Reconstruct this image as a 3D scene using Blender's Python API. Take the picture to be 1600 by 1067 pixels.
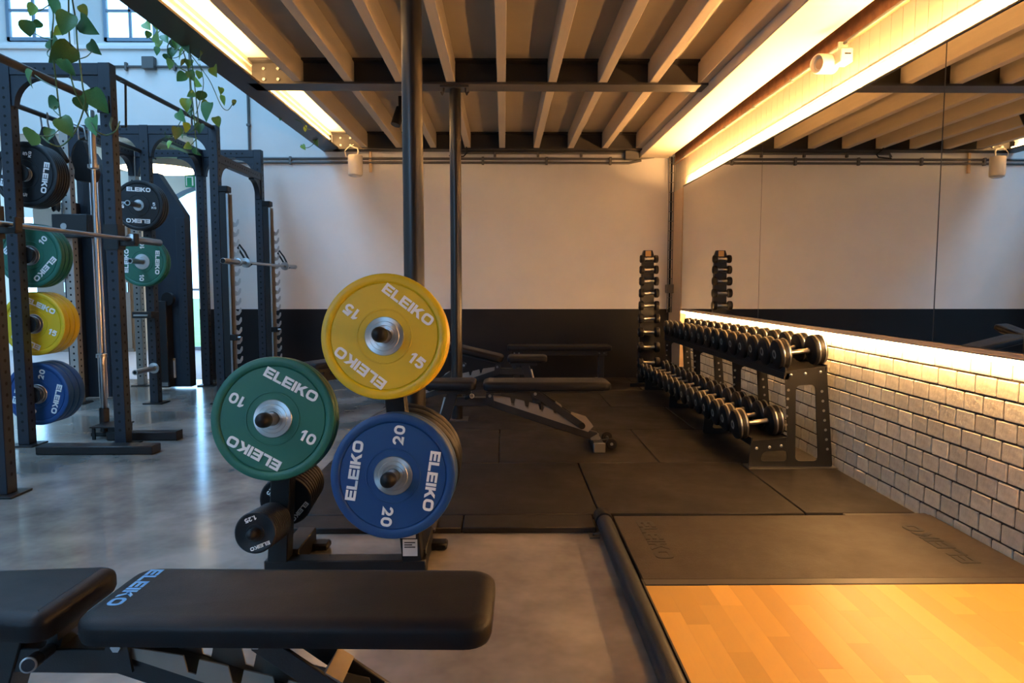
import bpy, bmesh, math, random
from mathutils import Vector, Matrix
from mathutils.geometry import tessellate_polygon
random.seed(7)
C = bpy.context.scene.collection
S = bpy.context.scene
PI = math.pi
for o in list(bpy.data.objects): bpy.data.objects.remove(o)

# ------------------------------------------------------------------ camera, sky, exposure
F = 1090.0
TILT = math.atan(88.5 / F); YAW = math.atan(13 / F)
cd = bpy.data.cameras.new('camera'); cam = bpy.data.objects.new('camera', cd); C.objects.link(cam)
cam.location = (0, 0, 1.12)
cam.rotation_euler = (PI / 2 - TILT, 0, -YAW)
cd.sensor_width = 36; cd.lens = F * 36 / 1600; cd.clip_start = 0.05
S.camera = cam
S.view_settings.view_transform = 'Standard'; S.view_settings.look = 'None'
S.view_settings.gamma = 1; S.view_settings.use_curve_mapping = False
S.view_settings.exposure = 1.38
SKY = 3.2
w = bpy.data.worlds.new('sky'); S.world = w; w.use_nodes = True
bg = w.node_tree.nodes['Background']; bg.inputs[0].default_value = (0.29, 0.60, 1.0, 1); bg.inputs[1].default_value = SKY
def portal(name, loc, rot, sx, sy):
    l = bpy.data.lights.new(name, 'AREA'); l.shape = 'RECTANGLE'; l.size = sx; l.size_y = sy
    l.cycles.is_portal = True
    o = bpy.data.objects.new(name, l); o.location = loc; o.rotation_euler = rot; C.objects.link(o)
portal('skylight_portal', (-4.3, 2.6, 6.1), (0, 0, 0), 2.2, 9.6)
portal('rear_window_portal', (-4.6, -4.45, 4.1), (-PI / 2, 0, 0), 3.2, 2.8)
portal('door_portal', (-4.7, 12.1, 1.4), (PI / 2, 0, 0), 1.6, 2.8)
portal('window_portal', (-5.0, 8.85, 4.9), (PI / 2, 0, 0), 3.2, 2.0)
WARM = (1.0, 0.51, 0.175)
LED_TOP, LED_BOTTOM, LED_BEAM = 380.0, 62.0, 36.0

# ------------------------------------------------------------------ materials
def rgb(r, g, b):
    f = lambda c: (c / 255 / 12.92) if c / 255 <= .04045 else ((c / 255 + .055) / 1.055) ** 2.4
    return (f(r), f(g), f(b), 1)
def mat(name, col, rough=.5, metal=0, var=0, scale=8, bump=0, bscale=60, spec=.5, rvar=0, obj_var=0, stretch=None, detail=6, contrast=.3):
    m = bpy.data.materials.new(name); m.use_nodes = True
    nt = m.node_tree; N = nt.nodes; L = nt.links; p = N['Principled BSDF']
    p.inputs['Base Color'].default_value = col; p.inputs['Roughness'].default_value = rough
    p.inputs['Metallic'].default_value = metal; p.inputs['Specular IOR Level'].default_value = spec
    tc = N.new('ShaderNodeTexCoord'); src = tc.outputs['Object']
    if stretch:
        mp = N.new('ShaderNodeMapping'); mp.inputs['Scale'].default_value = stretch; L.new(src, mp.inputs[0]); src = mp.outputs[0]
    col_out = None
    if var or rvar:
        n = N.new('ShaderNodeTexNoise'); n.inputs['Scale'].default_value = scale; n.inputs['Detail'].default_value = detail; n.inputs['Roughness'].default_value = .62
        L.new(src, n.inputs['Vector'])
        if var:
            mr = N.new('ShaderNodeMapRange'); mr.inputs[1].default_value = .5 - contrast; mr.inputs[2].default_value = .5 + contrast
            mr.inputs[3].default_value = 1 - var * .75; mr.inputs[4].default_value = 1 + var
            L.new(n.outputs['Fac'], mr.inputs[0])
            hs = N.new('ShaderNodeHueSaturation'); hs.inputs['Color'].default_value = col
            L.new(mr.outputs[0], hs.inputs['Value']); col_out = hs.outputs[0]
        if rvar:
            m2 = N.new('ShaderNodeMapRange'); m2.inputs[1].default_value = .3; m2.inputs[2].default_value = .7
            m2.inputs[3].default_value = max(.02, rough - rvar); m2.inputs[4].default_value = min(1, rough + rvar)
            L.new(n.outputs['Fac'], m2.inputs[0]); L.new(m2.outputs[0], p.inputs['Roughness'])
    if obj_var:
        oi = N.new('ShaderNodeObjectInfo'); m3 = N.new('ShaderNodeMapRange')
        m3.inputs[3].default_value = 1 - obj_var; m3.inputs[4].default_value = 1 + obj_var
        L.new(oi.outputs['Random'], m3.inputs[0])
        h2 = N.new('ShaderNodeHueSaturation'); h2.inputs['Color'].default_value = col
        if col_out: L.new(col_out, h2.inputs['Color'])
        L.new(m3.outputs[0], h2.inputs['Value']); col_out = h2.outputs[0]
    if col_out: L.new(col_out, p.inputs['Base Color'])
    if bump:
        nb = N.new('ShaderNodeTexNoise'); nb.inputs['Scale'].default_value = bscale; nb.inputs['Detail'].default_value = 4
        L.new(src, nb.inputs['Vector'])
        b = N.new('ShaderNodeBump'); b.inputs['Strength'].default_value = bump; b.inputs['Distance'].default_value = .01
        L.new(nb.outputs['Fac'], b.inputs['Height']); L.new(b.outputs[0], p.inputs['Normal'])
    return m
def emit(name, col, s):
    m = bpy.data.materials.new(name); m.use_nodes = True; nt = m.node_tree
    p = nt.nodes['Principled BSDF']; p.inputs['Base Color'].default_value = (.8, .8, .8, 1)
    p.inputs['Emission Color'].default_value = (*col[:3], 1); p.inputs['Emission Strength'].default_value = s
    return m
M = {}
M['white_wall'] = mat('white_wall', (.70, .69, .66, 1), .7, var=.06, scale=2.2, bump=.05, bscale=25)
M['dark_wall'] = mat('dark_wall', (.008, .0088, .011, 1), .55, spec=.25, var=.12, scale=3, bump=.05, bscale=25)
M['cream_wall'] = mat('cream_wall', (.74, .70, .60, 1), .7, var=.04, scale=3)
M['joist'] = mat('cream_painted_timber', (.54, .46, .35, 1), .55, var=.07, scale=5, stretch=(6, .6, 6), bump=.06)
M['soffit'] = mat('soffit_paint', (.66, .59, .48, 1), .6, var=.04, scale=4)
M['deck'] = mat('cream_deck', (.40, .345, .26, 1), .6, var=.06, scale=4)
M['concrete'] = mat('polished_concrete', (.205, .190, .170, 1), .17, var=.55, scale=1.3, detail=5, rvar=.03, contrast=.14)
M['turf'] = mat('pale_floor', (.42, .42, .46, 1), .6, var=.08, scale=4)
M['mat'] = mat('black_rubber_tile', (.0115, .0102, .0094, 1), .62, spec=.3, var=.25, scale=3, bump=.25, bscale=240, rvar=.12, obj_var=.12)
M['pad_rubber'] = mat('platform_rubber', (.030, .024, .020, 1), .5, spec=.35, var=.30, scale=2.5, bump=.25, bscale=260, rvar=.14)
M['black_steel'] = mat('black_powder_steel', (.010, .0108, .012, 1), .42, spec=.35, bump=.12, bscale=320)
M['rack_steel'] = mat('rack_powder_steel', (.012, .018, .029, 1), .42, spec=.4, bump=.12, bscale=320)
M['beam_steel'] = mat('dark_painted_steel', (.030, .026, .024, 1), .45, var=.15, scale=5)
M['grey_steel'] = mat('grey_rack_steel', (.30, .29, .27, 1), .4, metal=.3, var=.1, scale=8)
M['hole'] = mat('hole_shadow_black', (.003, .003, .003, 1), .9)
M['chrome'] = mat('chrome', (.42, .42, .43, 1), .30, metal=1)
M['steel'] = mat('brushed_steel', (.40, .40, .40, 1), .30, metal=1)
M['hub_steel'] = mat('turned_hub_steel', (.52, .52, .52, 1), .30, metal=1)
_nt = M['hub_steel'].node_tree; _tg = _nt.nodes.new('ShaderNodeTangent'); _tg.direction_type = 'RADIAL'; _tg.axis = 'Z'
_nt.links.new(_tg.outputs[0], _nt.nodes['Principled BSDF'].inputs['Tangent']); _nt.nodes['Principled BSDF'].inputs['Anisotropic'].default_value = .85
M['pole'] = mat('dark_gloss_pole', (.013, .012, .012, 1), .30, spec=.5)
M['rubber'] = mat('black_rubber', (.007, .007, .008, 1), .5, spec=.28, bump=.06, bscale=200)
M['plate_black'] = mat('plate_black_rubber', (.010, .012, .015, 1), .42, spec=.35, bump=.04, bscale=150)
M['yellow'] = mat('plate_yellow', (.66, .45, .006, 1), .42, var=.05, scale=9, bump=.05, bscale=120)
M['green'] = mat('plate_green', (.013, .125, .082, 1), .45, var=.06, scale=9, bump=.05, bscale=120)
M['blue'] = mat('plate_blue', (.006, .055, .20, 1), .45, var=.06, scale=9, bump=.05, bscale=120)
M['print'] = mat('white_print', (.86, .86, .86, 1), .5)
M['blue_print'] = mat('blue_print', (.12, .42, .85, 1), .5)
M['faint_print'] = mat('faint_print', (.20, .18, .16, 1), .6)
M['vinyl'] = mat('bench_vinyl', (.0085, .0095, .0125, 1), .42, spec=.22, bump=.10, bscale=420, rvar=.05)
M['bench_steel'] = mat('bench_black_steel', (.012, .013, .016, 1), .38, bump=.08, bscale=300)
M['ladder_plate'] = mat('bare_ladder_plate', (.30, .27, .24, 1), .42, metal=.6, var=.1, scale=12)
M['oak'] = mat('maple_plank', (.61, .35, .078, 1), .38, spec=.3, var=.05, scale=4, stretch=(14, 1.0, 8), obj_var=.15, rvar=.05)
M['brick'] = mat('glazed_white_brick', (.44, .435, .385, 1), .38, var=.28, scale=34, bump=.35, bscale=45, obj_var=.14, rvar=.08)
M['mortar'] = mat('dark_mortar', (.045, .035, .027, 1), .9, var=.3, scale=30)
M['board'] = mat('white_board', (.47, .43, .35, 1), .5, var=.04, scale=6, obj_var=.04)
M['rust'] = mat('rusty_steel', (.20, .085, .03, 1), .75, var=.55, scale=16, bump=.3, bscale=40)
M['conduit'] = mat('grey_conduit', (.10, .095, .09, 1), .5)
M['white_plastic'] = mat('white_plastic', (.72, .68, .60, 1), .4)
M['led_warm'] = emit('led_warm_diffuser', WARM, LED_TOP)
M['led_low'] = emit('led_low_diffuser', WARM, LED_BOTTOM)
M['led_beam'] = emit('led_beam_diffuser', (1.0, .60, .26), LED_BEAM)
M['lamp'] = emit('lamp_disc', (1.0, .72, .38), 7.0)
M['exit'] = mat('exit_green', (.01, .30, .12, 1), .5)
M['mirror'] = mat('mirror_silver', (.80, .80, .78, 1), .008, metal=1)
M['mirror_edge'] = mat('mirror_edge', (.05, .05, .05, 1), .3)
M['trim_wood'] = mat('pale_trim', (.58, .42, .26, 1), .5)
M['door_brown'] = mat('brown_door', (.14, .095, .060, 1), .5, var=.08, scale=4)
M['frame_blue'] = mat('window_frame_grey', (.16, .22, .28, 1), .5)
M['leaf'] = mat('pothos_leaf', (.045, .16, .045, 1), .38, var=.35, scale=22, obj_var=.35)
M['leaf_pale'] = mat('pothos_leaf_pale', (.17, .31, .045, 1), .38, var=.4, scale=25, obj_var=.3)
M['stem'] = mat('pothos_stem', (.06, .12, .04, 1), .5)
M['ladder_steel'] = mat('hook_ladder_steel', (.42, .41, .39, 1), .38, metal=.55, var=.08, scale=10)
M['sticker'] = mat('pale_sticker', (.62, .62, .62, 1), .5)
M['grass'] = mat('outdoor_lawn', (.16, .26, .05, 1), .9, var=.4, scale=3)
M['orange_label'] = mat('orange_label', (.50, .30, .10, 1), .5)
M['navy'] = mat('navy_cover', (.012, .02, .045, 1), .5)
gm = bpy.data.materials.new('window_glass'); gm.use_nodes = True
_n = gm.node_tree.nodes; _l = gm.node_tree.links
_t = _n.new('ShaderNodeBsdfTransparent'); _g = _n.new('ShaderNodeBsdfGlossy'); _g.inputs['Roughness'].default_value = .02
_f = _n.new('ShaderNodeFresnel'); _x = _n.new('ShaderNodeMixShader')
_l.new(_f.outputs[0], _x.inputs[0]); _l.new(_t.outputs[0], _x.inputs[1]); _l.new(_g.outputs[0], _x.inputs[2])
_l.new(_x.outputs[0], _n['Material Output'].inputs['Surface'])
M['glass'] = gm

# ------------------------------------------------------------------ mesh helpers
class MB:
    def __init__(s): s.v = []; s.f = []; s.m = []; s.mi = 0
    def add(s, vs, fs):
        b = len(s.v); s.v += [tuple(v) for v in vs]
        for f in fs: s.f.append([b + i for i in f]); s.m.append(s.mi)
        return s
    def box(s, x0, x1, y0, y1, z0, z1, c=0):
        if c:                                    # chamfered along every edge
            bm = bmesh.new(); bmesh.ops.create_cube(bm, size=1)
            for v in bm.verts: v.co = ((x0 + x1) / 2 + v.co.x * (x1 - x0), (y0 + y1) / 2 + v.co.y * (y1 - y0), (z0 + z1) / 2 + v.co.z * (z1 - z0))
            bmesh.ops.bevel(bm, geom=bm.edges[:], offset=c, segments=1, affect='EDGES')
            bm.verts.index_update(); s.add([v.co[:] for v in bm.verts], [[v.index for v in f.verts] for f in bm.faces]); bm.free(); return s
        return s.add([(x0, y0, z0), (x1, y0, z0), (x1, y1, z0), (x0, y1, z0), (x0, y0, z1), (x1, y0, z1), (x1, y1, z1), (x0, y1, z1)],
                     [(3, 2, 1, 0), (4, 5, 6, 7), (0, 1, 5, 4), (1, 2, 6, 5), (2, 3, 7, 6), (3, 0, 4, 7)])
    def bar(s, p, q, wy, wz, up=(0, 0, 1), c=0):  # rectangular tube from p to q
        p = Vector(p); q = Vector(q); d = (q - p); L = d.length; d /= L
        up = Vector(up); sd = up.cross(d)
        if sd.length < 1e-4: sd = Vector((0, 1, 0)).cross(d)
        sd.normalize(); u = d.cross(sd)
        t = MB().box(0, L, -wy / 2, wy / 2, -wz / 2, wz / 2, c)
        return s.add([p + d * v[0] + sd * v[1] + u * v[2] for v in t.v], t.f)
    def cyl(s, p, q, r, r2=None, n=20, cap=True):
        return s.lathe([(r, 0), (r if r2 is None else r2, (Vector(q) - Vector(p)).length)], p, Vector(q) - Vector(p), n, cap)
    def lathe(s, prof, o, d, n=32, cap=True):     # prof: (radius, height along d)
        o = Vector(o); d = Vector(d).normalized()
        a = Vector((1, 0, 0)) if abs(d.x) < .9 else Vector((0, 1, 0))
        u = (a - d * a.dot(d)).normalized(); v = d.cross(u)
        vs = []; fs = []
        for r, h in prof:
            for k in range(n):
                t = 2 * PI * k / n; vs.append(o + d * h + (u * math.cos(t) + v * math.sin(t)) * r)
        for i in range(len(prof) - 1):
            for k in range(n):
                k2 = (k + 1) % n; fs.append((i * n + k, i * n + k2, (i + 1) * n + k2, (i + 1) * n + k))
        if cap:
            if prof[0][0] > 1e-6: fs.append(tuple(range(n - 1, -1, -1)))
            if prof[-1][0] > 1e-6: fs.append(tuple((len(prof) - 1) * n + k for k in range(n)))
        return s.add(vs, fs)
    def tube(s, pts, r, n=8, closed=False):
        pts = [Vector(p) for p in pts]; K = len(pts); vs = []; fs = []; ref = None
        for i, p in enumerate(pts):
            a = pts[(i - 1) % K] if (closed or i) else p; b = pts[(i + 1) % K] if (closed or i < K - 1) else p
            t = (b - a).normalized()
            if ref is None: ref = Vector((0, 0, 1)) if abs(t.z) < .9 else Vector((1, 0, 0))
            u = (ref - t * ref.dot(t)).normalized(); ref = u; v = t.cross(u)
            rr = r[i] if isinstance(r, (list, tuple)) else r
            vs += [p + (u * math.cos(2 * PI * k / n) + v * math.sin(2 * PI * k / n)) * rr for k in range(n)]
        for i in range(K if closed else K - 1):
            j = (i + 1) % K
            for k in range(n): fs.append((i * n + k, i * n + (k + 1) % n, j * n + (k + 1) % n, j * n + k))
        if not closed: fs += [tuple(range(n - 1, -1, -1)), tuple((K - 1) * n + k for k in range(n))]
        return s.add(vs, fs)
    def poly(s, loops, o, ax, ay, th):            # flat plate: loops[0] outline, others holes; extruded th along ax x ay
        o = Vector(o); ax = Vector(ax); ay = Vector(ay); nz = ax.cross(ay).normalized()
        def area(l): return sum(l[i][0] * l[(i + 1) % len(l)][1] - l[(i + 1) % len(l)][0] * l[i][1] for i in range(len(l)))
        loops = [list(l) if (area(l) > 0) == (i == 0) else list(reversed(l)) for i, l in enumerate(loops)]
        flat = [p for l in loops for p in l]; n = len(flat)
        tris = tessellate_polygon([[Vector((p[0], p[1], 0)) for p in l] for l in loops])
        vs = [o + ax * p[0] + ay * p[1] for p in flat] + [o + ax * p[0] + ay * p[1] + nz * th for p in flat]
        fs = []
        for t in tris:
            a, b, c = [flat[i] for i in t]
            cr = (b[0] - a[0]) * (c[1] - a[1]) - (b[1] - a[1]) * (c[0] - a[0])
            t = tuple(t) if cr > 0 else tuple(reversed(t))
            fs.append(tuple(reversed(t))); fs.append(tuple(i + n for i in t))
        b = 0
        for l in loops:
            k = len(l)
            for i in range(k): j = (i + 1) % k; fs.append((b + i, b + j, b + j + n, b + i + n))
            b += k
        return s.add(vs, fs)
    def slab(s, outline, z0, z1, bev, steps=4, zf=None):  # cushion: outline (ccw), bevelled top and bottom edges
        n = len(outline); nrm = []
        for i in range(n):
            a = Vector(outline[i - 1]); b = Vector(outline[(i + 1) % n]); t = (b - a).normalized(); nrm.append(Vector((t.y, -t.x)))
        rings = []
        bb = min(bev * .45, (z1 - z0) * .3)
        for k in range(3): t = PI / 2 * k / 2; rings.append((bb * (1 - math.sin(t)), z0 + bb * (1 - math.cos(t))))
        for k in range(steps + 1): t = PI / 2 * k / steps; rings.append((bev * (1 - math.cos(t)), z1 - bev * .62 + bev * .62 * math.sin(t)))
        vs = []; fs = []
        for ins, z in rings:
            for i in range(n): vs.append((outline[i][0] - nrm[i].x * ins, outline[i][1] - nrm[i].y * ins, z))
        for r in range(len(rings) - 1):
            for i in range(n): j = (i + 1) % n; fs.append((r * n + i, r * n + j, (r + 1) * n + j, (r + 1) * n + i))
        fs.append(tuple(range(n - 1, -1, -1))); fs.append(tuple((len(rings) - 1) * n + i for i in range(n)))
        return s.add(vs, fs)
    def holes_on(s, pts, ax, ay, r=.010, n=8):
        ax = Vector(ax); ay = Vector(ay)
        for p in pts: s.add([Vector(p) + (ax * math.cos(2 * PI * k / n) + ay * math.sin(2 * PI * k / n)) * r for k in range(n)], [tuple(range(n))])
        return s
    def mesh(s, name, mats, sharp=40):
        me = bpy.data.meshes.new(name); me.from_pydata(s.v, [], s.f)
        for m in (mats if isinstance(mats, (list, tuple)) else [mats]): me.materials.append(M[m] if isinstance(m, str) else m)
        me.polygons.foreach_set('material_index', s.m)
        me.polygons.foreach_set('use_smooth', [True] * len(s.f)); me.set_sharp_from_angle(angle=math.radians(sharp))
        me.update(); return me
    def build(s, name, mats, parent=None, bevel=0, local=False, sharp=40, loc=None):
        """One mesh object. Vertices are world coordinates unless local; under a parent they are moved into its frame."""
        if parent is not None and not local:
            inv = world(parent).inverted(); s.v = [tuple(inv @ Vector(v)) for v in s.v]
        if loc is not None and parent is None: s.v = [tuple(Vector(v) - Vector(loc)) for v in s.v]
        o = bpy.data.objects.new(name, s.mesh(name, mats, sharp)); C.objects.link(o)
        if parent is not None: o.parent = parent
        elif loc is not None: o.location = loc
        if bevel:
            b = o.modifiers.new('bevel', 'BEVEL'); b.width = bevel; b.segments = 2; b.limit_method = 'ANGLE'; b.angle_limit = math.radians(50)
        return o
def world(o):
    m = o.matrix_basis.copy() if False else Matrix.LocRotScale(o.location, o.rotation_euler, o.scale)
    return world(o.parent) @ m if o.parent else m
def tag(o, label=None, cat=None, group=None, kind=None):
    for k, v in (('label', label), ('category', cat), ('group', group), ('kind', kind)):
        if v: o[k] = v
    return o
def thing(name, label, cat, loc=(0, 0, 0), rot=(0, 0, 0), group=None, kind=None):
    o = bpy.data.objects.new(name, None); o.empty_display_size = .1; C.objects.link(o)
    o.location = loc; o.rotation_euler = rot; return tag(o, label, cat, group, kind)
KIDS = {}
def copy_tree(o, parent=None, kids=None):
    c = o.copy(); C.objects.link(c)
    if parent: c.parent = parent
    for ch in [x for x in ALL() if x.parent == o]: copy_tree(ch, c)
    return c
def ALL(): return list(C.objects)
def clone(root, children, loc, rot=None, scale=None, label=None, group=None):
    """Copy of a thing given its list of (child, [grandchildren])."""
    r = root.copy(); C.objects.link(r); r.location = loc
    if rot: r.rotation_euler = rot
    if scale: r.scale = scale
    if label: r['label'] = label
    if group: r['group'] = group
    for ch, gs in children:
        c = ch.copy(); C.objects.link(c); c.parent = r
        for g in gs: d = g.copy(); C.objects.link(d); d.parent = c
    return r
def rrect(x0, x1, y0, y1, r, n=5):
    out = []
    for cx, cy, a0 in ((x1 - r, y0 + r, -PI / 2), (x1 - r, y1 - r, 0), (x0 + r, y1 - r, PI / 2), (x0 + r, y0 + r, PI)):
        for k in range(n + 1): t = a0 + PI / 2 * k / n; out.append((cx + r * math.cos(t), cy + r * math.sin(t)))
    return out
def round_poly(pts, r, n=3):
    out = []; K = len(pts)
    for i in range(K):
        p = Vector(pts[i]); a = Vector(pts[i - 1]) - p; b = Vector(pts[(i + 1) % K]) - p
        rr = min(r, a.length * .45, b.length * .45); p0 = p + a.normalized() * rr; p1 = p + b.normalized() * rr
        for k in range(n + 1): t = k / n; q = p0 * (1 - t) ** 2 + p * 2 * t * (1 - t) + p1 * t * t; out.append((q.x, q.y))
    return out

# ------------------------------------------------------------------ lettering: heavy wide capitals and digits as flat solid strokes
def arc(cx, cy, rx, ry, a0, a1, n=8):
    return [(cx + rx * math.cos(math.radians(a0 + (a1 - a0) * k / n)), cy + ry * math.sin(math.radians(a0 + (a1 - a0) * k / n))) for k in range(n + 1)]
def rect(x0, x1, y0, y1): return ('p', [(x0, y0), (x1, y0), (x1, y1), (x0, y1)])
GL = {
 'E': (.95, [rect(0, .27, 0, 1), rect(.25, .95, .77, 1), rect(.25, .90, .39, .61), rect(.25, .95, 0, .23)]),
 'L': (.86, [rect(0, .27, 0, 1), rect(.25, .86, 0, .23)]),
 'I': (.27, [rect(0, .27, 0, 1)]),
 'K': (1.05, [rect(0, .27, 0, 1), ('p', [(.24, .36), (.42, .36), (1.03, 1), (.70, 1), (.24, .58)]), ('p', [(.36, .56), (.55, .70), (1.07, 0), (.73, 0)])]),
 'O': (1.12, [('s', rrect(.13, .99, .125, .875, .25, 4), .25, True)]),
 'G': (1.0, [('s', [(.87, .70)] + arc(.62, .62, .25, .255, 20, 90, 4) + arc(.38, .62, .25, .255, 90, 180, 4) + arc(.38, .38, .25, .255, 180, 270, 4) + arc(.62, .38, .25, .255, 270, 360, 4) + [(.87, .45), (.55, .45)], .22, False)]),
 '0': (.80, [('s', rrect(.11, .69, .11, .89, .28, 5), .22, True)]),
 '1': (.50, [rect(.22, .46, 0, 1), ('p', [(.22, 1), (0, .78), (0, .58), (.24, .74)])]),
 '2': (.80, [('s', [(.12, .66)] + arc(.40, .64, .28, .25, 170, -20, 9) + [(.56, .42), (.16, .11), (.78, .11)], .22, False)]),
 '5': (.80, [('s', [(.73, .89), (.18, .89), (.14, .52)] + arc(.38, .36, .30, .25, 110, -150, 10), .22, False)]),
 '.': (.26, [rect(0, .24, 0, .22)]),
}
def text_mb(mb, txt, h, cx, cy, ang, frame, gap=.10, th=.0012, z=0, centre=True):
    """Adds flat solid letters of height h, centred on (cx, cy), turned by ang, in frame = (origin, x axis, y axis)."""
    tot = sum(GL[c][0] for c in txt) + gap * (len(txt) - 1)
    o, fx, fy = [Vector(q) for q in frame]; fz = fx.cross(fy)
    ca, sa = math.cos(ang), math.sin(ang); x = -tot / 2
    def put(p, hz):
        px = (p[0] + x) * h; py = (p[1] - .5) * h
        return o + fx * (cx + px * ca - py * sa) + fy * (cy + px * sa + py * ca) + fz * (z + hz)
    for c in txt:
        for g in GL[c][1]:
            if g[0] == 'p':
                P = g[1]; n = len(P)
                mb.add([put(p, 0) for p in P] + [put(p, th) for p in P], [tuple(range(n, 2 * n))] + [(i, (i + 1) % n, (i + 1) % n + n, i + n) for i in range(n)])
            else:
                P = [Vector(p) for p in g[1]]; wd = g[2] / 2; cl = g[3]; n = len(P); a = []; b = []
                for i in range(n):
                    p0 = P[i - 1] if (cl or i) else P[i]; p1 = P[(i + 1) % n] if (cl or i < n - 1) else P[i]
                    t = (p1 - p0).normalized(); nn = Vector((-t.y, t.x))
                    s = 1.0
                    if (cl or 0 < i < n - 1):
                        e = (P[(i + 1) % n] - P[i]).normalized(); s = 1 / max(.55, abs(nn.dot(Vector((-e.y, e.x)))))
                    a.append(P[i] + nn * wd * s); b.append(P[i] - nn * wd * s)
                vs = [put(p, th) for p in a] + [put(p, th) for p in b] + [put(p, 0) for p in a] + [put(p, 0) for p in b]; fs = []
                for i in range(n if cl else n - 1):
                    j = (i + 1) % n; fs += [(i + n, j + n, j, i), (i, j, j + 2 * n, i + 2 * n), (j + n, i + n, i + 3 * n, j + 3 * n)]
                mb.add(vs, fs)
        x += GL[c][0] + gap
WORD = 'ELEIKO'

# ------------------------------------------------------------------ setting
XW = 2.0; YF = 8.25
def struct(name, mb, mats, parent=None, **k):
    o = mb.build(name, mats, parent, **k)
    if parent is None: o['kind'] = 'structure'
    return o
def sgroup(name): return thing(name, None, None, kind='structure')
struct('floor', MB().box(-7.4, 2.3, -4.2, 8.30, -.2, 0), 'concrete')
struct('floor_2', MB().box(-10, -2.5, 8.30, 12.4, -.2, .002), 'turf')
struct('ground', MB().box(-30, 20, 12.4, 60, -.3, -.05), 'grass')
# rubber gym tiles: staggered rows, ramped edge strip in front
mats_root = sgroup('floor_matting')
tile_cache = {}
def tile(x0, x1, y0, y1, h=.03):
    g = .003; k = (round(x1 - x0, 3), round(y1 - y0, 3), h)
    if k not in tile_cache: tile_cache[k] = MB().box(g, x1 - x0 - g, g, y1 - y0 - g, 0.001, h, .004).mesh('rubber_tile', 'mat')
    o = bpy.data.objects.new('rubber_tile', tile_cache[k]); C.objects.link(o); o.parent = mats_root; o.location = (x0, y0, 0); return o
rows = [3.25, 4.21, 5.20, 6.19, 7.18, 8.17]
for r in range(5):
    off = .456 if r % 2 == 0 else -.03
    xs = [-1.08] + [off + .99 * k for k in range(-3, 4) if -1.0 < off + .99 * k < 1.9] + [1.98]
    for a, b in zip(xs, xs[1:]): tile(a, b, rows[r], rows[r + 1])
for a, b in ((-1.08, -.19), (-.19, .42)): tile(a, b, 3.07, 3.25, .028)

# walls
wr = sgroup('wall_right')
struct('plaster', MB().box(2.014, 2.3, -4.2, 8.6, 0, 6.0), 'white_wall', wr)
struct('mortar_bed', MB().box(2.006, 2.014, -.2, YF, 0, .85), 'mortar', wr)
BW, BH = .126, .0825
bricks = []
for c in range(10):
    y = -0.1 + (BW * .5 if c % 2 else 0) + random.uniform(-.012, .012)
    while y < YF - .02:
        wd = BW + random.uniform(-.006, .006); bricks.append((y, min(y + wd, YF), c)); y += wd
bricks.sort()
near = [b for b in bricks if b[1] > 2.40]
def brick_mesh(seed):
    rr = random.Random(seed); bm = MB().box(0, .03, -.059, .059, 0, BH - .008, .0035); j = lambda a: a + rr.uniform(-.0012, .0012)
    bm.v = [(v[0] + rr.uniform(-.0003, .0003), j(v[1]), j(v[2])) for v in bm.v]
    return bm.mesh('brick', 'brick', 4)
bvar = [brick_mesh(i) for i in range(8)]
def brick_at(b):
    o = bpy.data.objects.new('brick', random.choice(bvar)); C.objects.link(o); o.parent = wr
    L = b[1] - b[0] - .008
    o.location = (2.0 + random.uniform(-.0005, .0005), (b[0] + b[1]) / 2, b[2] * BH + .004); o.scale = (1, L / .118, 1)
for b in near[:300]: brick_at(b)
far = MB()
for b in near[300:] + [b for b in bricks if b[1] <= 2.40]:
    far.box(2.0 + random.uniform(-.0005, .0005), 2.02, b[0] + .004, b[1] - .004, b[2] * BH + .004, b[2] * BH + BH - .004, .004)
struct('distant_bricks', far, 'brick', wr, sharp=4)['kind'] = 'stuff'
bm_ = MB().box(0, .012, 0, .1055, 0, .325, .0025).mesh('board', 'board')
for k in range(78):
    o = bpy.data.objects.new('board', bm_); C.objects.link(o); o.parent = wr; o.location = (1.990, -.05 + .1065 * k, 2.185)
struct('batten', MB().box(1.987, 1.990, -.05, YF, 2.293, 2.299), 'board', wr)
# vertical cable ladder rods in the corner
struct('corner_post', MB().box(1.955, 2.014, 7.70, YF, .0, 2.18), 'trim_wood', wr)

wb = sgroup('wall_back')
t = MB().box(-3.575, 2.3, YF, YF + .4, 0, 6.0)
rec = [(-6.03, -5.16, -5.87, -5.25), (-4.89, -3.96, -4.73, -4.12)]
zf0, zf1, zg0, zg1 = 3.84, 5.75, 4.0, 5.6
t.poly([[(-7.4, 2.85), (-3.6, 2.85), (-3.6, 6), (-7.4, 6)]] + [[(a, zf0), (b, zf0), (b, zf1), (a, zf1)] for a, b, _, _ in rec], (0, YF + .05, 0), (1, 0, 0), (0, 0, 1), .05)
for a, b, c, d in rec:
    P = [(a, YF + .03, zf0), (b, YF + .03, zf0), (b, YF + .03, zf1), (a, YF + .03, zf1)]; Q = [(c, 8.62, zg0), (d, 8.62, zg0), (d, 8.62, zg1), (c, 8.62, zg1)]
    t.add(P + Q, [(i, (i + 1) % 4, (i + 1) % 4 + 4, i + 4) for i in range(4)])
t.box(-7.4, -3.6, YF + .02, YF + .4, 2.85, 3.2)
t.poly([[(-7.4, 3.2), (-3.6, 3.2), (-3.6, 6), (-7.4, 6)]] + [[(c, zg0), (d, zg0), (d, zg1), (c, zg1)] for _, _, c, d in rec], (0, 8.65, 0), (1, 0, 0), (0, 0, 1), .03)
struct('plaster', t, 'white_wall', wb)
struct('wainscot', MB().box(-3.575, 2.0, YF - .004, YF, 0, .835), 'dark_wall', wb)
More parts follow.
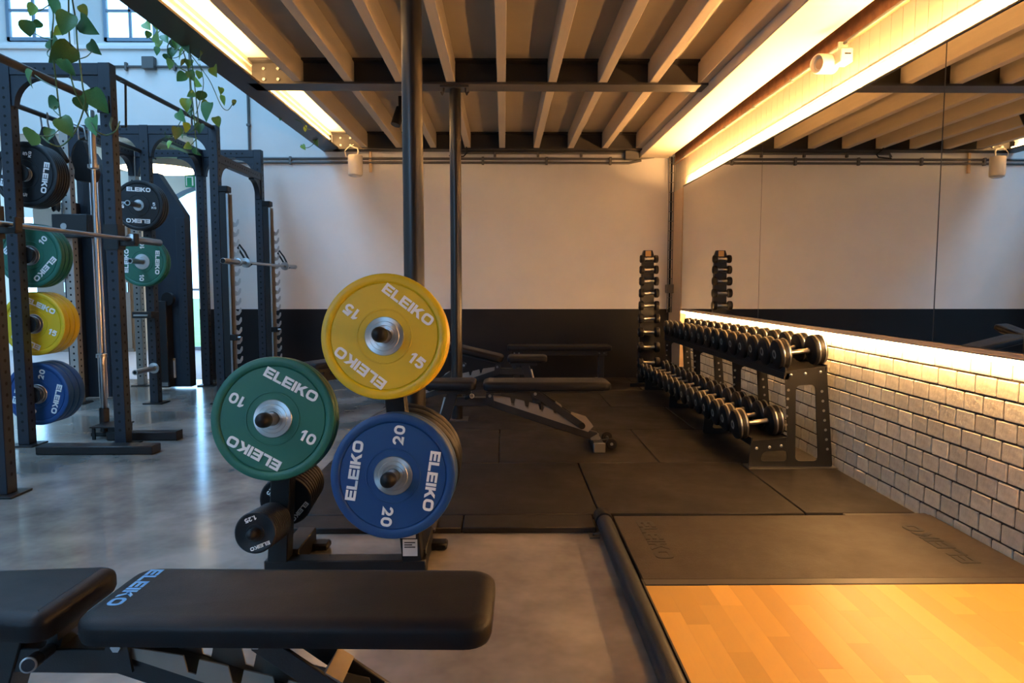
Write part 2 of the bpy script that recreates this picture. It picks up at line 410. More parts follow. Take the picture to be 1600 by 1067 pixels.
struct('ledge', MB().box(-7.4, -3.7, YF - .03, YF + .03, 3.79, 3.835, .006), 'white_wall', wb)
for i, (_, _, c, d) in enumerate(rec):
    wdw = sgroup('window_%d' % (i + 1)); f = MB(); m = (c + d) / 2
    zs = [zg0 + .04 + k * (zg1 - zg0 - .04) / 5 for k in range(6)]
    f.box(c, c + .035, 8.58, 8.63, zg0, zg1); f.box(d - .035, d, 8.58, 8.63, zg0, zg1); f.box(c, d, 8.58, 8.63, zg0, zg0 + .04); f.box(c, d, 8.58, 8.63, zg1 - .03, zg1)
    f.box(m - .014, m + .014, 8.59, 8.62, zg0, zg1)
    for z in zs[1:-1]: f.box(c, d, 8.59, 8.62, z - .014, z + .014)
    struct('window_frame', f, 'frame_blue', wdw)
    for a, b in ((c + .03, m), (m, d - .03)):
        for z0, z1 in zip(zs, zs[1:]): struct('pane', MB().box(a, b, 8.604, 8.608, z0, z1), 'glass', wdw)
struct('wall_left', MB().box(-7.6, -7.4, -4.2, 8.6, 0, 6.0), 'white_wall')
t = MB(); t.poly([[(-7.6, 0), (2.3, 0), (2.3, 6.0), (-7.6, 6.0)], [(-6.2, 2.7), (-3.0, 2.7), (-3.0, 5.5), (-6.2, 5.5)]], (0, -4.2, 0), (1, 0, 0), (0, 0, 1), .2)
struct('wall_front', t, 'white_wall')
t = MB(); t.poly([[(-7.6, -4.4), (2.3, -4.4), (2.3, 8.7), (-7.6, 8.7)], [(-5.4, -2.2), (-3.2, -2.2), (-3.2, 7.4), (-5.4, 7.4)]], (0, 0, 6.0), (1, 0, 0), (0, 1, 0), .15)
struct('roof', t, 'white_wall')
# room beyond the wide opening
struct('ceiling_2', MB().box(-10, -2.5, 8.64, 12.6, 3.02, 3.1), 'cream_wall')
struct('wall_far_left', MB().box(-10.2, -10, 8.3, 12.6, 0, 3.1), 'cream_wall')
struct('wall_far_right', MB().box(-2.6, -2.5, 8.65, 12.6, 0, 3.1), 'cream_wall')
archw = [(-5.75, 0), (-5.75, 2.35)] + [(-4.6 + 1.15 * math.cos(a), 2.35 + .5 * math.sin(a)) for a in [PI - PI * k / 16 for k in range(1, 16)]] + [(-3.45, 2.35), (-3.45, 0)]
t = MB(); t.poly([[(-10, -.01), (-2.5, -.01), (-2.5, 3.1), (-10, 3.1)], [(x, max(z, .0)) for x, z in archw], [(-8.35, .3), (-7.86, .3), (-7.86, 2.3), (-8.35, 2.3)]], (0, 12.15, 0), (1, 0, 0), (0, 0, 1), .15)
struct('wall_far_back', t, 'cream_wall')
dr = sgroup('door_1')
ring_in = [(-4.6 + (x + 4.6) * .94, z - (.05 if z > 2.0 else 0)) for x, z in archw]
t = MB(); t.poly([archw, [(x, max(z, .06)) for x, z in ring_in]], (0, 12.06, 0), (1, 0, 0), (0, 0, 1), .06)
t.box(-5.7, -3.5, 12.01, 12.05, 1.02, 1.06); t.box(-4.62, -4.58, 12.01, 12.05, 0, 2.8)
struct('door_frame', t, 'frame_blue', dr); struct('pane', MB().box(-5.7, -3.5, 12.03, 12.034, .05, 2.84), 'glass', dr)
wdw = sgroup('window_3'); t = MB(); t.poly([[(-8.37, .28), (-7.84, .28), (-7.84, 2.32), (-8.37, 2.32)], [(-8.31, .34), (-7.90, .34), (-7.90, 2.26), (-8.31, 2.26)]], (0, 12.05, 0), (1, 0, 0), (0, 0, 1), .06)
struct('window_frame', t, 'cream_wall', wdw); struct('pane', MB().box(-8.32, -7.89, 12.02, 12.024, .33, 2.27), 'glass', wdw)

# mezzanine deck with joists and steel beams
cl = sgroup('ceiling')
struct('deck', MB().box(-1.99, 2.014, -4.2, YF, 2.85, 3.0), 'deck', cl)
jx = [-1.58 + .391 * k for k in range(9)]
for y0, y1 in ((-2.0, .565), (.635, 3.065), (3.135, 5.565), (5.635, 8.12)):
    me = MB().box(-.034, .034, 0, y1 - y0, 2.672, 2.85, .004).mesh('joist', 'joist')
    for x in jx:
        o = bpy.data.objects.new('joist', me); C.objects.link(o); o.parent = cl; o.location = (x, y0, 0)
for yb in (.6, 3.1, 5.6, 8.16):
    t = MB(); hw = .1 if yb < 8 else .08
    t.box(-1.955, 1.60, yb - hw, yb + hw, 2.655, 2.671); t.box(-1.955, 1.60, yb - .006, yb + .006, 2.67, 2.84); t.box(-1.955, 1.60, yb - hw, yb + hw, 2.835, 2.849)
    o = struct('cross_beam', t, 'beam_steel', cl)
    if yb in (5.6, 8.16):
        for x in (-1.86, -1.75):
            for z in (2.71, 2.79): struct('bolt', MB().cyl((x, yb - .006, z), (x, yb - .022, z), .012, n=6), 'steel', o)
t = MB(); t.box(-2.08, -1.87, -4.2, YF - .002, 2.655, 2.672); t.box(-2.01, -1.99, -4.2, YF - .002, 2.67, 3.02); t.box(-2.08, -1.87, -4.2, YF - .002, 3.0, 3.02)
struct('edge_beam', t, 'beam_steel', cl)
t = MB(); t.box(-1.989, -1.972, -4.2, 8.1, 2.674, 2.848); t.box(-1.974, -1.958, -4.2, 8.1, 2.765, 2.778); t.box(-1.974, -1.950, -4.2, 8.1, 2.815, 2.848)
struct('web_lining', t, 'board', cl)
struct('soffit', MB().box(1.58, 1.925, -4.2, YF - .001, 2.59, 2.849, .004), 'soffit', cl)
t = MB(); t.box(1.985, 2.014, -4.2, 8.2, 2.515, 2.85); t.box(1.972, 2.014, -4.2, 8.2, 2.505, 2.515)
struct('rusty_channel', t, 'rust', cl)

# ------------------------------------------------------------------ mirror, light strips
ys = [-1.22, .96, 3.14, 5.325, 7.64]
mlab = ['wall mirror panel nearest the camera, above the white brick wall', 'wall mirror panel second from the front, above the white brick wall', 'tall wall mirror panel between the two visible seams, above the bricks', 'wall mirror panel at the far end beside the corner of the room']
for k in range(1, 4):
    r = thing('mirror_panel', mlab[k], 'mirror', (1.956, (ys[k] + ys[k + 1]) / 2, .862), group='wall mirror panels')
    MB().box(1.9500, 1.9505, ys[k] + .004, ys[k + 1] - .004, .865, 2.183).build('mirror_glass', 'mirror', r)
    MB().box(1.9507, 1.957, ys[k] + .0015, ys[k + 1] - .0015, .862, 2.186).build('mirror_back', 'mirror_edge', r)
struct('trim_1', MB().box(1.944, 1.990, .5, 7.66, .840, .860, .003), 'trim_wood')
struct('trim_2', MB().box(1.944, 1.9497, .5, 7.66, 2.184, 2.1925).box(1.957, 1.990, .5, 7.66, 2.176, 2.1865), 'mirror_edge')
r = thing('led_strip', 'glowing warm light strip along the top edge of the wall mirror', 'light strip', (1.965, 4.1, 2.187))
MB().box(1.9535, 1.9625, .5, 7.64, 2.1875, 2.1890).build('diffuser', 'led_warm', r); MB().box(1.951, 1.966, .5, 7.64, 2.1866, 2.1875).build('channel', 'steel', r)
r = thing('led_strip', 'glowing warm light strip under the bottom edge of the wall mirror', 'light strip', (1.975, 4.1, .81))
MB().box(1.948, 1.961, .5, 7.64, .814, .834).build('diffuser', 'led_low', r); MB().box(1.946, 1.990, .5, 7.64, .8345, .8395).build('channel', 'steel', r)
r = thing('led_strip', 'bright warm light strip inside the left steel edge beam of the ceiling', 'light strip', (-1.93, 4, 2.68))
for a, b in ((-2, .48), (.72, 2.98), (3.22, 5.48), (5.72, 8.06)):
    MB().box(-1.955, -1.905, a, b, 2.679, 2.690).build('diffuser', 'led_beam', r)
MB().box(-1.962, -1.898, -2, 8.06, 2.6725, 2.678).build('channel', 'steel', r)

# ------------------------------------------------------------------ steel columns
for x, y, lab in ((-.395, 3.1, 'dark round steel column in front, rising behind the yellow weight plates'), (-.379, 5.6, 'thinner looking dark round steel column standing farther back under the cross beam')):
    r = thing('steel_column', lab, 'column', (x, y, 0), group='round columns under the mezzanine')
    MB().cyl((x, y, .02), (x, y, 2.64), .045, n=32).build('shaft', 'pole', r)
    MB().box(x - .11, x + .11, y - .08, y + .08, 2.64, 2.654).build('cap_plate', 'beam_steel', r)
    MB().box(x - .09, x + .09, y - .09, y + .09, .03, .04).build('base_plate', 'beam_steel', r)
    for s in (-1, 1): MB().tube([(x + s * .085, y - .05, 2.64), (x + s * .085, y - .06, 2.61), (x + s * .095, y - .05, 2.59), (x + s * .105, y - .04, 2.61)], .008).build('bolt_hook', 'beam_steel', r)

# ------------------------------------------------------------------ conduits and small fittings on the walls
def conduit(name, label, runs, clips, axis, r=.014):
    t = thing(name, label, 'pipe', tuple(runs[0][0]))
    for p in runs: MB().tube(p, r).build('pipe', 'conduit', t)
    for c in clips:
        k = MB()
        if axis == 'x': k.box(c[0] - .014, c[0] + .014, c[1] - .02, c[1] + .02, c[2] - .045, c[2] + .045, .004)
        else: k.box(c[0] - .022, c[0] + .022, c[1] - .02, c[1] + .02, c[2] - .014, c[2] + .014, .004)
        k.build('clip', 'conduit', t)
    return t
Yc = YF - .02
conduit('conduit', 'pair of grey conduit pipes running level across the white back wall', [[(-3.45, Yc, 2.575), (1.5, Yc, 2.575), (1.75, Yc, 2.60)], [(-3.45, Yc, 2.530), (1.45, Yc, 2.530), (1.60, Yc, 2.56)]], [(-3.2 + .74 * k, Yc, 2.552) for k in range(7)], 'x')
conduit('conduit', 'upper grey conduit pipe close under the ceiling on the back wall', [[(-.62, Yc, 2.60), (-.60, Yc, 2.642), (1.42, Yc, 2.642)]], [(-.1 + .5 * k, Yc, 2.642) for k in range(3)], 'x', .016)
conduit('conduit', 'thin upright conduit on the pale wall above the second rack', [[(-2.93, Yc, 2.59), (-2.93, Yc, 3.62)]], [(-2.93, Yc, 2.95), (-2.93, Yc, 3.4)], 'z')
t = conduit('conduit', 'level conduit with a square junction box below the high windows', [[(-4.5, Yc, 3.60), (-2.93, Yc, 3.60)]], [(-4.3, Yc, 3.60), (-3.75, Yc, 3.60)], 'x')
MB().box(-4.10, -3.96, YF - .075, YF - .002, 3.565, 3.70, .006).build('junction_box', 'conduit', t)
t = MB().box(1.40, 1.56, YF - .10, YF - .002, 2.56, 2.66, .006).build('junction_box', 'conduit', loc=(1.48, YF, 2.6)); tag(t, 'grey metal junction box where the upper conduit meets the boxed beam', 'box')
r = thing('cable_ladder', 'thin dark wire cable ladder rising in the far right corner', 'cable tray', (1.93, 8.05, .84))
for x in (1.90, 1.955): MB().tube([(x, 8.10, .80), (x, 8.10, 2.58)], .006).build('rail', 'conduit', r)
for k in range(16): MB().tube([(1.895, 8.10, .86 + .11 * k), (1.96, 8.10, .86 + .11 * k)], .004, 6).build('rung', 'conduit', r)
MB().tube([(1.93, 8.12, .80), (1.93, 8.12, 2.58)], .012).build('cable', 'rubber', r)
t = MB().box(1.88, 2.03, 8.02, 8.14, 1.025, 1.125, .006); t = t.build('socket_box', 'conduit', loc=(1.95, 8.08, 1.07)); tag(t, 'grey rectangular socket box on the cable ladder in the corner', 'box')
t = conduit('conduit', 'thin conduit along the rusty channel above the board cladding', [[(1.945, .8, 2.495), (1.945, 8.1, 2.495)]], [], 'z', .009)
for k in range(9): MB().box(1.935, 1.956, 2.0 + .7 * k, 2.03 + .7 * k, 2.482, 2.508).build('clip', 'conduit', t)

# white track spotlight on the cladding
r = thing('track_spotlight', 'white cylindrical track spotlight on the board cladding above the mirror', 'lamp', (1.93, 4.10, 2.49))
a = Vector((1.935, 4.06, 2.405)); d = Vector((-.93, -.35, -.10)).normalized(); a = Vector((1.925, 4.17, 2.405))
MB().lathe([(.05, 0), (.056, .006), (.056, .115), (.050, .125), (.046, .122), (.044, .10), (.0001, .098)], a + d * .0, d, 28).build('lamp_head', 'white_plastic', r)
MB().lathe([(.030, 0), (.030, .004), (.012, .012), (.0001, .012)], a + d * .098, d, 20).build('reflector', 'trim_wood', r)
MB().box(1.905, 1.975, 4.03, 4.13, 2.375, 2.455, .006).build('driver_box', 'white_plastic', r)
MB().bar((1.94, 4.09, 2.45), (1.94, 4.09, 2.503), .05, .016).build('arm', 'white_plastic', r)
MB().box(1.925, 1.96, 4.028, 4.0305, 2.418, 2.425).build('vent_slot', 'hole', r)
# hanging white speaker by the back wall
r = thing('pendant_spotlight', 'white cylindrical spotlight hanging at the far end of the edge beam', 'lamp', (-1.64, 7.9, 2.64))
MB().lathe([(.0001, 0), (.072, .002), (.078, .010), (.080, .03), (.080, .21), (.076, .222), (.0001, .224)], (-1.645, 7.9, 2.33), (0, 0, 1), 32).build('lamp_body', 'white_plastic', r)
MB().lathe([(.074, 0), (.060, .001), (.055, .012), (.0001, .014)], (-1.645, 7.9, 2.3295), (0, 0, -1), 32).build('lamp_rim', 'white_plastic', r)
MB().tube([(-1.62, 7.9, 2.55), (-1.61, 7.9, 2.60), (-1.62, 7.9, 2.63), (-1.67, 7.9, 2.645), (-1.70, 7.9, 2.655)], .008).build('yoke', 'white_plastic', r)
MB().tube([(-1.68, 7.9, 2.53), (-1.75, 7.9, 2.545), (-1.76, 7.9, 2.60), (-1.72, 7.9, 2.64), (-1.66, 7.9, 2.67)], .004).build('cable', 'white_plastic', r)
t = MB().box(-1.555, -1.525, YF - .03, YF - .002, 2.42, 2.66, .003).build('cable_cover', 'trim_wood', loc=(-1.54, YF, 2.54)); tag(t, 'beige upright cable cover on the wall beside the hanging white spotlight', 'cable cover')
r = thing('ceiling_spotlight', 'black spotlight hanging between the joists behind the front column', 'lamp', (-.96, 6.6, 2.80))
MB().lathe([(.0001, 0), (.045, 0), (.045, .17), (.0001, .17)], (-.99, 6.55, 2.58), (.25, .25, .9), 20).build('lamp_head', 'rubber', r)
MB().cyl((-.95, 6.6, 2.68), (-.95, 6.6, 2.85), .02, n=12).build('stem', 'rubber', r)
r = thing('ceiling_sensor', 'small black sensor with a cable under the ceiling by the back beam', 'sensor', (-.42, 8.0, 2.75))
MB().box(-.455, -.395, 7.95, 8.01, 2.70, 2.80, .006).build('sensor_body', 'rubber', r)
MB().tube([(-.42, 8.0, 2.70), (-.42, 8.05, 2.66), (-.43, 8.2, 2.63), (-.46, 8.21, 2.60), (-.62, 8.22, 2.585)], .008).build('cable', 'rubber', r)
# room beyond
r = thing('disc_ceiling_lamp', 'large glowing disc ceiling lamp in the room beyond the racks', 'lamp', (-4.83, 10.0, 3.02))
MB().lathe([(.505, 0), (.51, .01), (.51, .11), (.40, .13), (.0001, .13)], (-4.83, 10, 2.73), (0, 0, 1), 48).build('lamp_housing', 'grey_steel', r)
MB().lathe([(.0001, 0), (.50, 0), (.50, .004)], (-4.83, 10, 2.725), (0, 0, 1), 48).build('diffuser', 'lamp', r)
MB().cyl((-4.83, 10, 2.86), (-4.83, 10, 3.02), .03, n=12).build('stem', 'grey_steel', r)
r = thing('exit_sign', 'small green exit sign on the wall above the arched door', 'sign', (-5.28, 11.98, 2.85))
MB().box(-5.35, -5.01, 11.96, 11.995, 2.76, 2.95, .004).build('panel', 'exit', r)
MB().box(-5.33, -5.21, 11.955, 11.9605, 2.78, 2.93).build('door_symbol', 'print', r); MB().box(-5.315, -5.235, 11.953, 11.956, 2.78, 2.915).build('door_opening', 'exit', r)
r = thing('brown_cabinet', 'tall brown double door cupboard against the far wall behind the left plates', 'cupboard', (-7.3, 11.8, 0))
MB().box(-7.75, -6.2, 11.72, 11.99, 0.002, 2.38).build('carcass', 'door_brown', r)
for k in range(3):
    dd = MB().box(-7.74 + .515 * k, -7.74 + .515 * k + .505, 11.695, 11.719, .06, 2.36, .003).build('door', 'door_brown', r)
    MB().box(-7.28 + .515 * k, -7.262 + .515 * k, 11.675, 11.694, 1.0, 1.16).build('handle', 'steel', dd)
# ------------------------------------------------------------------ weight plates
FR = ((0, 0, 0), (1, 0, 0), (0, 1, 0))
PC = {}
def plate_meshes(kind):
    """kind: (R, T, colour, hub radius). Local frame: +Z is the printed face."""
    if kind in PC: return PC[kind]
    R, T, colr, hub = kind; h = T / 2
    if R > .2:
        b = [(hub, h - .004), (.093, h - .004), (.0945, h - .0015), (.0975, h - .0015), (.099, h - .004), (.188, h - .004), (.1905, h - .007), (.194, h - .002), (.197, h),
             (R - .008, h), (R - .002, h - .003), (R, h - .009), (R, -h + .009), (R - .002, -h + .003), (R - .008, -h), (.197, -h), (.190, -h + .004), (hub, -h + .004)]
        n = 80
    else:
        b = [(hub, h - .001), (R - .014, h - .001), (R - .012, h), (R - .004, h), (R, h - .003), (R, -h + .003), (R - .004, -h), (hub, -h)]; n = 48
    body = MB().lathe(b, (0, 0, 0), (0, 0, 1), n, cap=False).mesh('plate', colr, 35)
    hb = MB().lathe([(.0262, -h), (hub, -h + .002), (hub, h - .003), (hub - .002, h - .0005), (hub * .76, h), (hub * .74, h + .0015), (hub * .56, h + .002), (hub * .54, h), (.031, h), (.030, h + .0015), (.0262, h + .0015), (.0262, -h)], (0, 0, 0), (0, 0, 1), 48, cap=False).mesh('hub', 'hub_steel' if hub > .04 else colr, 30)
    PC[kind] = (body, hb); return PC[kind]
def plate(name, kind, loc, tilt, label, group, num=None, ang=0, kg=False, flip=1):
    body, hb = plate_meshes(kind); R, T = kind[:2]
    o = bpy.data.objects.new(name, body); C.objects.link(o); o.location = loc; o.rotation_euler = (PI / 2 - math.radians(tilt), 0, 0)
    tag(o, label, 'weight plate', group)
    h = bpy.data.objects.new('hub', hb); C.objects.link(h); h.parent = o
    if num:
        a = math.radians(ang); z = T / 2 - .0042 if R > .2 else T / 2 - .0012
        def word(nm, txt, h, cx, cy, rot, th=.003, gap=.10):
            t = MB(); text_mb(t, txt, h, cx * math.cos(a) - cy * math.sin(a), cx * math.sin(a) + cy * math.cos(a), rot, FR, z=z, th=th, gap=gap); t.build(nm, 'print', o, local=True)
        if R > .2:
            for k, rot in ((1, a), (-1, a + PI)):
                word('lettering', WORD, .0375, 0, .140 * k, rot)
                if kg: word('number', num, .030, .140 * k, .016 * k, rot); word('unit', 'KG', .020, .140 * k, -.016 * k, rot)
                else: word('number', num, .040, .146 * k, 0, rot, gap=.16)
        else:
            q = R / .0725; word('lettering', WORD, .0125 * q, 0, .049 * q, a, .0016); word('number', num, .0155 * q, 0, -.049 * q, a, .0016)
    return o
def stack(name, kind, n, face, tilt, label, group, num, ang, kg=False, gap=.002, away=1):
    """n plates with the printed face of the front one at face, the others behind it (+Y)."""
    u = Vector((0, -math.cos(math.radians(tilt)), math.sin(math.radians(tilt)))); T = kind[1]
    od = ['front one', 'second one', 'third one', 'fourth one', 'fifth one', 'sixth one', 'seventh one', 'eighth one', 'ninth one', 'tenth one', 'eleventh one']
    for k in range(n):
        p = Vector(face) - u * (T / 2 + k * (T + gap))
        plate(name, kind, p, tilt, label % (od[k] + (' from front' if k else '')), group, num if k == 0 else None, ang, kg)
BUMP = lambda c, T, hub=.070: (.225, T, c, hub)
# plate tree
TL = 7.5; uT = Vector((0, -math.cos(math.radians(TL)), math.sin(math.radians(TL))))
tr = thing('plate_tree', 'black steel plate tree on the concrete floor holding yellow, green and blue plates', 'plate rack', (-.6, 2.72, 0))
def post(p, q): return MB().bar(p, q, .075, .075, (0, 1, 0), .004)
post((-.868, 2.64, .06), (-.826, 2.64, .70)).build('upright', 'black_steel', tr)
pr = post((-.352, 2.64, .06), (-.440, 2.64, 1.0)).build('upright', 'black_steel', tr)
MB().box(-.92, -.30, 2.605, 2.675, .004, .066, .004).build('base_bar', 'black_steel', tr)
for x in (-.845, -.345):
    MB().box(x - .035, x + .04, 2.675, 2.93, .004, .085, .004).build('base_bar', 'black_steel', tr)
    f = MB().box(x - .03, x + .07, 2.90, 2.955, .002, .022, .004).box(x + .02, x + .105, 2.86, 2.93, .004, .034, .008).build('foot', 'rubber', tr)
for z0, z1, x in ((.155, .215, -.365), (.085, .150, -.359)):
    MB().box(x - .028, x + .028, 2.6005, 2.6018, z0, z1).build('label', 'sticker', tr)
    t = MB()
    for k in range(3): t.box(x - .022, x + .020 - .012 * (k % 2), 2.5998, 2.6006, z1 - .014 - .009 * k, z1 - .010 - .009 * k)
    t.build('print_lines', 'rubber', tr)
def peg(face, tilt, yb, ext, parent, r=.0242, cap=.027, back=None):
    u = Vector((0, -math.cos(math.radians(tilt)), math.sin(math.radians(tilt)))); f = Vector(face); s = (yb - f.y) / u.y
    p0 = f + u * s; p1 = f + u * ext
    g = MB().cyl(p0, p1, r, n=24).build('peg', 'chrome', parent)
    MB().lathe([(cap * .9, -.004), (cap, .002), (cap, .022), (cap * .93, .034), (cap * .72, .044), (cap * .4, .050), (.0001, .052)], p1, u, 24).build('peg_cap', 'rubber', g)
gF, yF, bF = (-.838, 2.505, .637), (-.4235, 2.47, .939), (-.398, 2.46, .437)
peg(gF, TL, 2.605, .075, tr); peg(yF, TL, 2.605, .075, tr); peg(bF, TL, 2.605, .085, tr)
stack('bumper_plate', BUMP('green', .040), 2, gF, TL, 'green ten plate on left peg of plate tree, %s', 'green plates on the plate tree', '10', -28)
stack('bumper_plate', BUMP('yellow', .056), 2, yF, TL, 'yellow fifteen plate on top peg of plate tree, %s', 'yellow plates on the plate tree', '15', -37)
stack('bumper_plate', BUMP('blue', .062), 2, bF, TL, 'blue twenty plate low on plate tree, %s', 'blue plates on the plate tree', '20', -98)
sF = (-.874, 2.40, .252); peg(sF, TL, 2.605, .006, tr, .0125, .0205)
stack('small_plate', (.0735, .0155, 'plate_black', .014), 11, sF, TL, 'small black 1.25 plate low left on plate tree, %s', 'small plates on the plate tree', '1.25', -159, gap=.0015)
# rear pegs: tilt the other way
rb = (-.398, 2.715, .395); MB().cyl((-.398, 2.67, .40), (-.398, 3.0, .44), .0242).build('peg', 'chrome', tr)
stack('bumper_plate', BUMP('plate_black', .050), 3, rb, -TL, 'large black plate on rear peg behind blue plates, %s', 'large black plates on the plate tree', None, 0)
rs = (-.862, 2.705, .268); MB().cyl((-.862, 2.67, .27), (-.862, 2.96, .305), .0125).build('peg', 'chrome', tr)
stack('small_plate', (.102, .021, 'plate_black', .014), 9, rs, -TL, 'palm sized black plate on rear lower peg of plate tree, %s', 'middle black plates on the plate tree', '2.5', -130, gap=.002)

# ------------------------------------------------------------------ benches
def bench(label, loc, rz, inc=0, group='adjustable benches', brand=None, pad='vinyl', seat_inc=0):
    b = thing('adjustable_bench', label, 'bench', loc, (0, 0, rz), group)
    def part(mb, name, m, parent=None, bevel=0): return mb.build(name, m, parent or b, bevel, local=True)
    bp = part(MB().slab(rrect(0, .84, -.142, .142, .055, 6), .400, .458, .034, 5), 'back_pad', pad)
    if brand:
        t = MB(); text_mb(t, WORD, .032, .052, .020, -PI / 2, ((0, 0, .4582), (1, 0, 0), (0, 1, 0)), th=.0004)
        part(t, 'lettering', brand, bp)
    part(MB().box(.03, .80, -.055, .055, .376, .401), 'pad_board', 'bench_steel', bp)
    if inc:
        bp.matrix_basis = Matrix.Translation((0, 0, .40)) @ Matrix.Rotation(-inc, 4, 'Y') @ Matrix.Translation((0, 0, -.40))
        l, r, s = bp.matrix_basis.decompose(); bp.location = l; bp.rotation_euler = r.to_euler()
    st = round_poly([(-.40, -.105), (-.045, -.142), (-.045, .142), (-.40, .105)], .05, 6)
    part(MB().slab(st, .404, .462, .034, 5), 'seat_pad', pad)
    part(MB().box(-.31, -.08, -.05, .05, .370, .405), 'seat_bracket', 'bench_steel')
    part(MB().bar((-.095, 0, .375), (-.115, 0, .32), .06, .03), 'seat_hinge_arm', 'bench_steel')
    part(MB().bar((-.20, 0, .375), (-.31, 0, .045), .075, .07, c=.003), 'front_leg', 'bench_steel')
    part(MB().box(-.345, -.275, -.21, .21, .006, .055, .004), 'front_foot', 'bench_steel')
    for s in (-1, 1): part(MB().box(-.348, -.272, s * .21 - .012, s * .21 + .012, .001, .060, .003), 'foot_cap', 'rubber')
    part(MB().bar((-.24, 0, .315), (.055, 0, .315), .065, .055, c=.003), 'main_rail', 'bench_steel')
    part(MB().bar((.03, 0, .318), (.755, 0, .075), .065, .058, c=.003), 'sloped_rail', 'bench_steel')
    for s in (-1, 1):
        part(MB().poly([[(.015, .30), (.075, .30), (.065, .372), (.02, .372)]], (0, s * .045 + .004, 0), (1, 0, 0), (0, 0, 1), .008), 'hinge_bracket', 'bench_steel')
        L = [(.045, .352), (.40, .352), (.72, .165), (.70, .115)]
        # toothed plate: notches along the upper edge
        d = Vector((.72 - .10, .135 - .350)); up_ = [(.10, .352)]
        edge = []
        for k in range(5):
            x = .20 + .095 * k; z = .352 - (x - .10) * .235
            edge += [(x - .02, z + .004), (x - .012, z - .032), (x + .006, z - .038), (x + .014, z - .004)]
        low = [(.70, .112), (.06, .328)]
        part(MB().poly([[(.05, .352)] + edge + [(.69, .205), (.735, .150)] + low], (0, s * .036 + .002, 0), (1, 0, 0), (0, 0, 1), .004), 'ladder_plate', 'ladder_plate')
        part(MB().bar((.345, s * .052, .375), (.655, s * .052, .158), .012, .045, c=.002), 'support_arm', 'bench_steel')
        part(MB().cyl((.655, s * .045, .158), (.655, s * .066, .158), .022, n=20), 'roller', 'rubber')
        part(MB().cyl((.345, s * .058, .372), (.345, s * .064, .372), .011, n=6), 'bolt', 'chrome')
        part(MB().cyl((.045, s * .05, .358), (.045, s * .056, .358), .011, n=6), 'bolt', 'chrome')
        wv = part(MB().lathe([(.012, -.014), (.030, -.014), (.036, -.008), (.036, .008), (.030, .014), (.012, .014)], (.845, s * .105, .048), (0, 1, 0), 24), 'wheel', 'rubber')
        part(MB().cyl((.845, s * .105 - .017, .048), (.845, s * .105 + .017, .048), .010, n=12), 'axle_cap', 'chrome', wv)
    part(MB().bar((.475, 0, .285), (.510, 0, .263), .105, .050), 'arm_bridge', 'ladder_plate')
    part(MB().box(.725, .795, -.15, .15, .004, .058, .004), 'rear_foot', 'bench_steel')
    for s in (-1, 1): part(MB().box(.722, .798, s * .15 - .012, s * .15 + .012, .001, .062, .003), 'foot_cap', 'steel')
    part(MB().bar((.74, 0, .085), (.76, 0, .05), .07, .06), 'rear_bracket', 'steel')
    part(MB().cyl((.845, -.088, .048), (.845, .088, .048), .008, n=10).bar((.78, 0, .04), (.845, 0, .048), .03, .02), 'wheel_axle', 'bench_steel')
    h = part(MB().tube([(-.112, -.028, .340), (-.090, -.09, .357), (-.080, -.118, .366)], .0125, 16), 'adjust_handle', 'bench_steel')
    part(MB().cyl((-.082, -.112, .365), (-.070, -.150, .374), .0145, n=24), 'knob', 'rubber', h)
    part(MB().lathe([(.0145, 0), (.0155, .001), (.0155, .004), (.0125, .005), (.0001, .005)], (-.070, -.150, .374), (.28, -.94, .20), 24), 'knob_ring', 'chrome', h)
    part(MB().lathe([(.0122, 0), (.0001, .0006)], (-.0685, -.1549, .3751), (.28, -.94, .20), 24), 'knob_face', 'rack_steel', h)
    g = part(MB().cyl((-.285, .03, .22), (-.255, .03, .335), .011, n=12), 'grip_pin', 'chrome')
    return b
bench('large adjustable bench in the foreground with blue lettering on its black pad', (-.862, 1.478, 0), math.radians(-1.6), brand='blue_print')
bench('adjustable bench with flat pad on the black rubber tiles beyond the plate tree', (-.137, 4.62, .03), 0, brand='faint_print')
bench('adjustable bench with raised backrest standing behind the flat one on the tiles', (-.01, 6.25, .03), PI - .05, math.radians(13))
bench('adjustable bench mostly hidden behind the green and yellow weight plates', (-1.45, 6.22, .002), 1.0, math.radians(20))
fb = thing('flat_bench', 'long dark flat bench against the charcoal back wall', 'bench', (.6, 7.55, .03))
MB().slab([(x + .60, y + 7.55) for x, y in rrect(-.56, .56, -.13, .13, .03, 4)], .415, .470, .02, 4).build('seat_pad', 'vinyl', fb)
MB().box(.08, 1.12, 7.49, 7.61, .36, .415, .004).build('frame', 'bench_steel', fb)
for x in (.14, 1.06):
    MB().box(x - .03, x + .03, 7.52, 7.58, .08, .36, .003).build('leg', 'bench_steel', fb); MB().box(x - .035, x + .035, 7.32, 7.78, .031, .085, .004).build('foot', 'bench_steel', fb)
    for k in (-.025, .025): MB().cyl((x + k, 7.485, .385), (x + k, 7.492, .385), .009, n=8).build('bolt', 'chrome', fb)

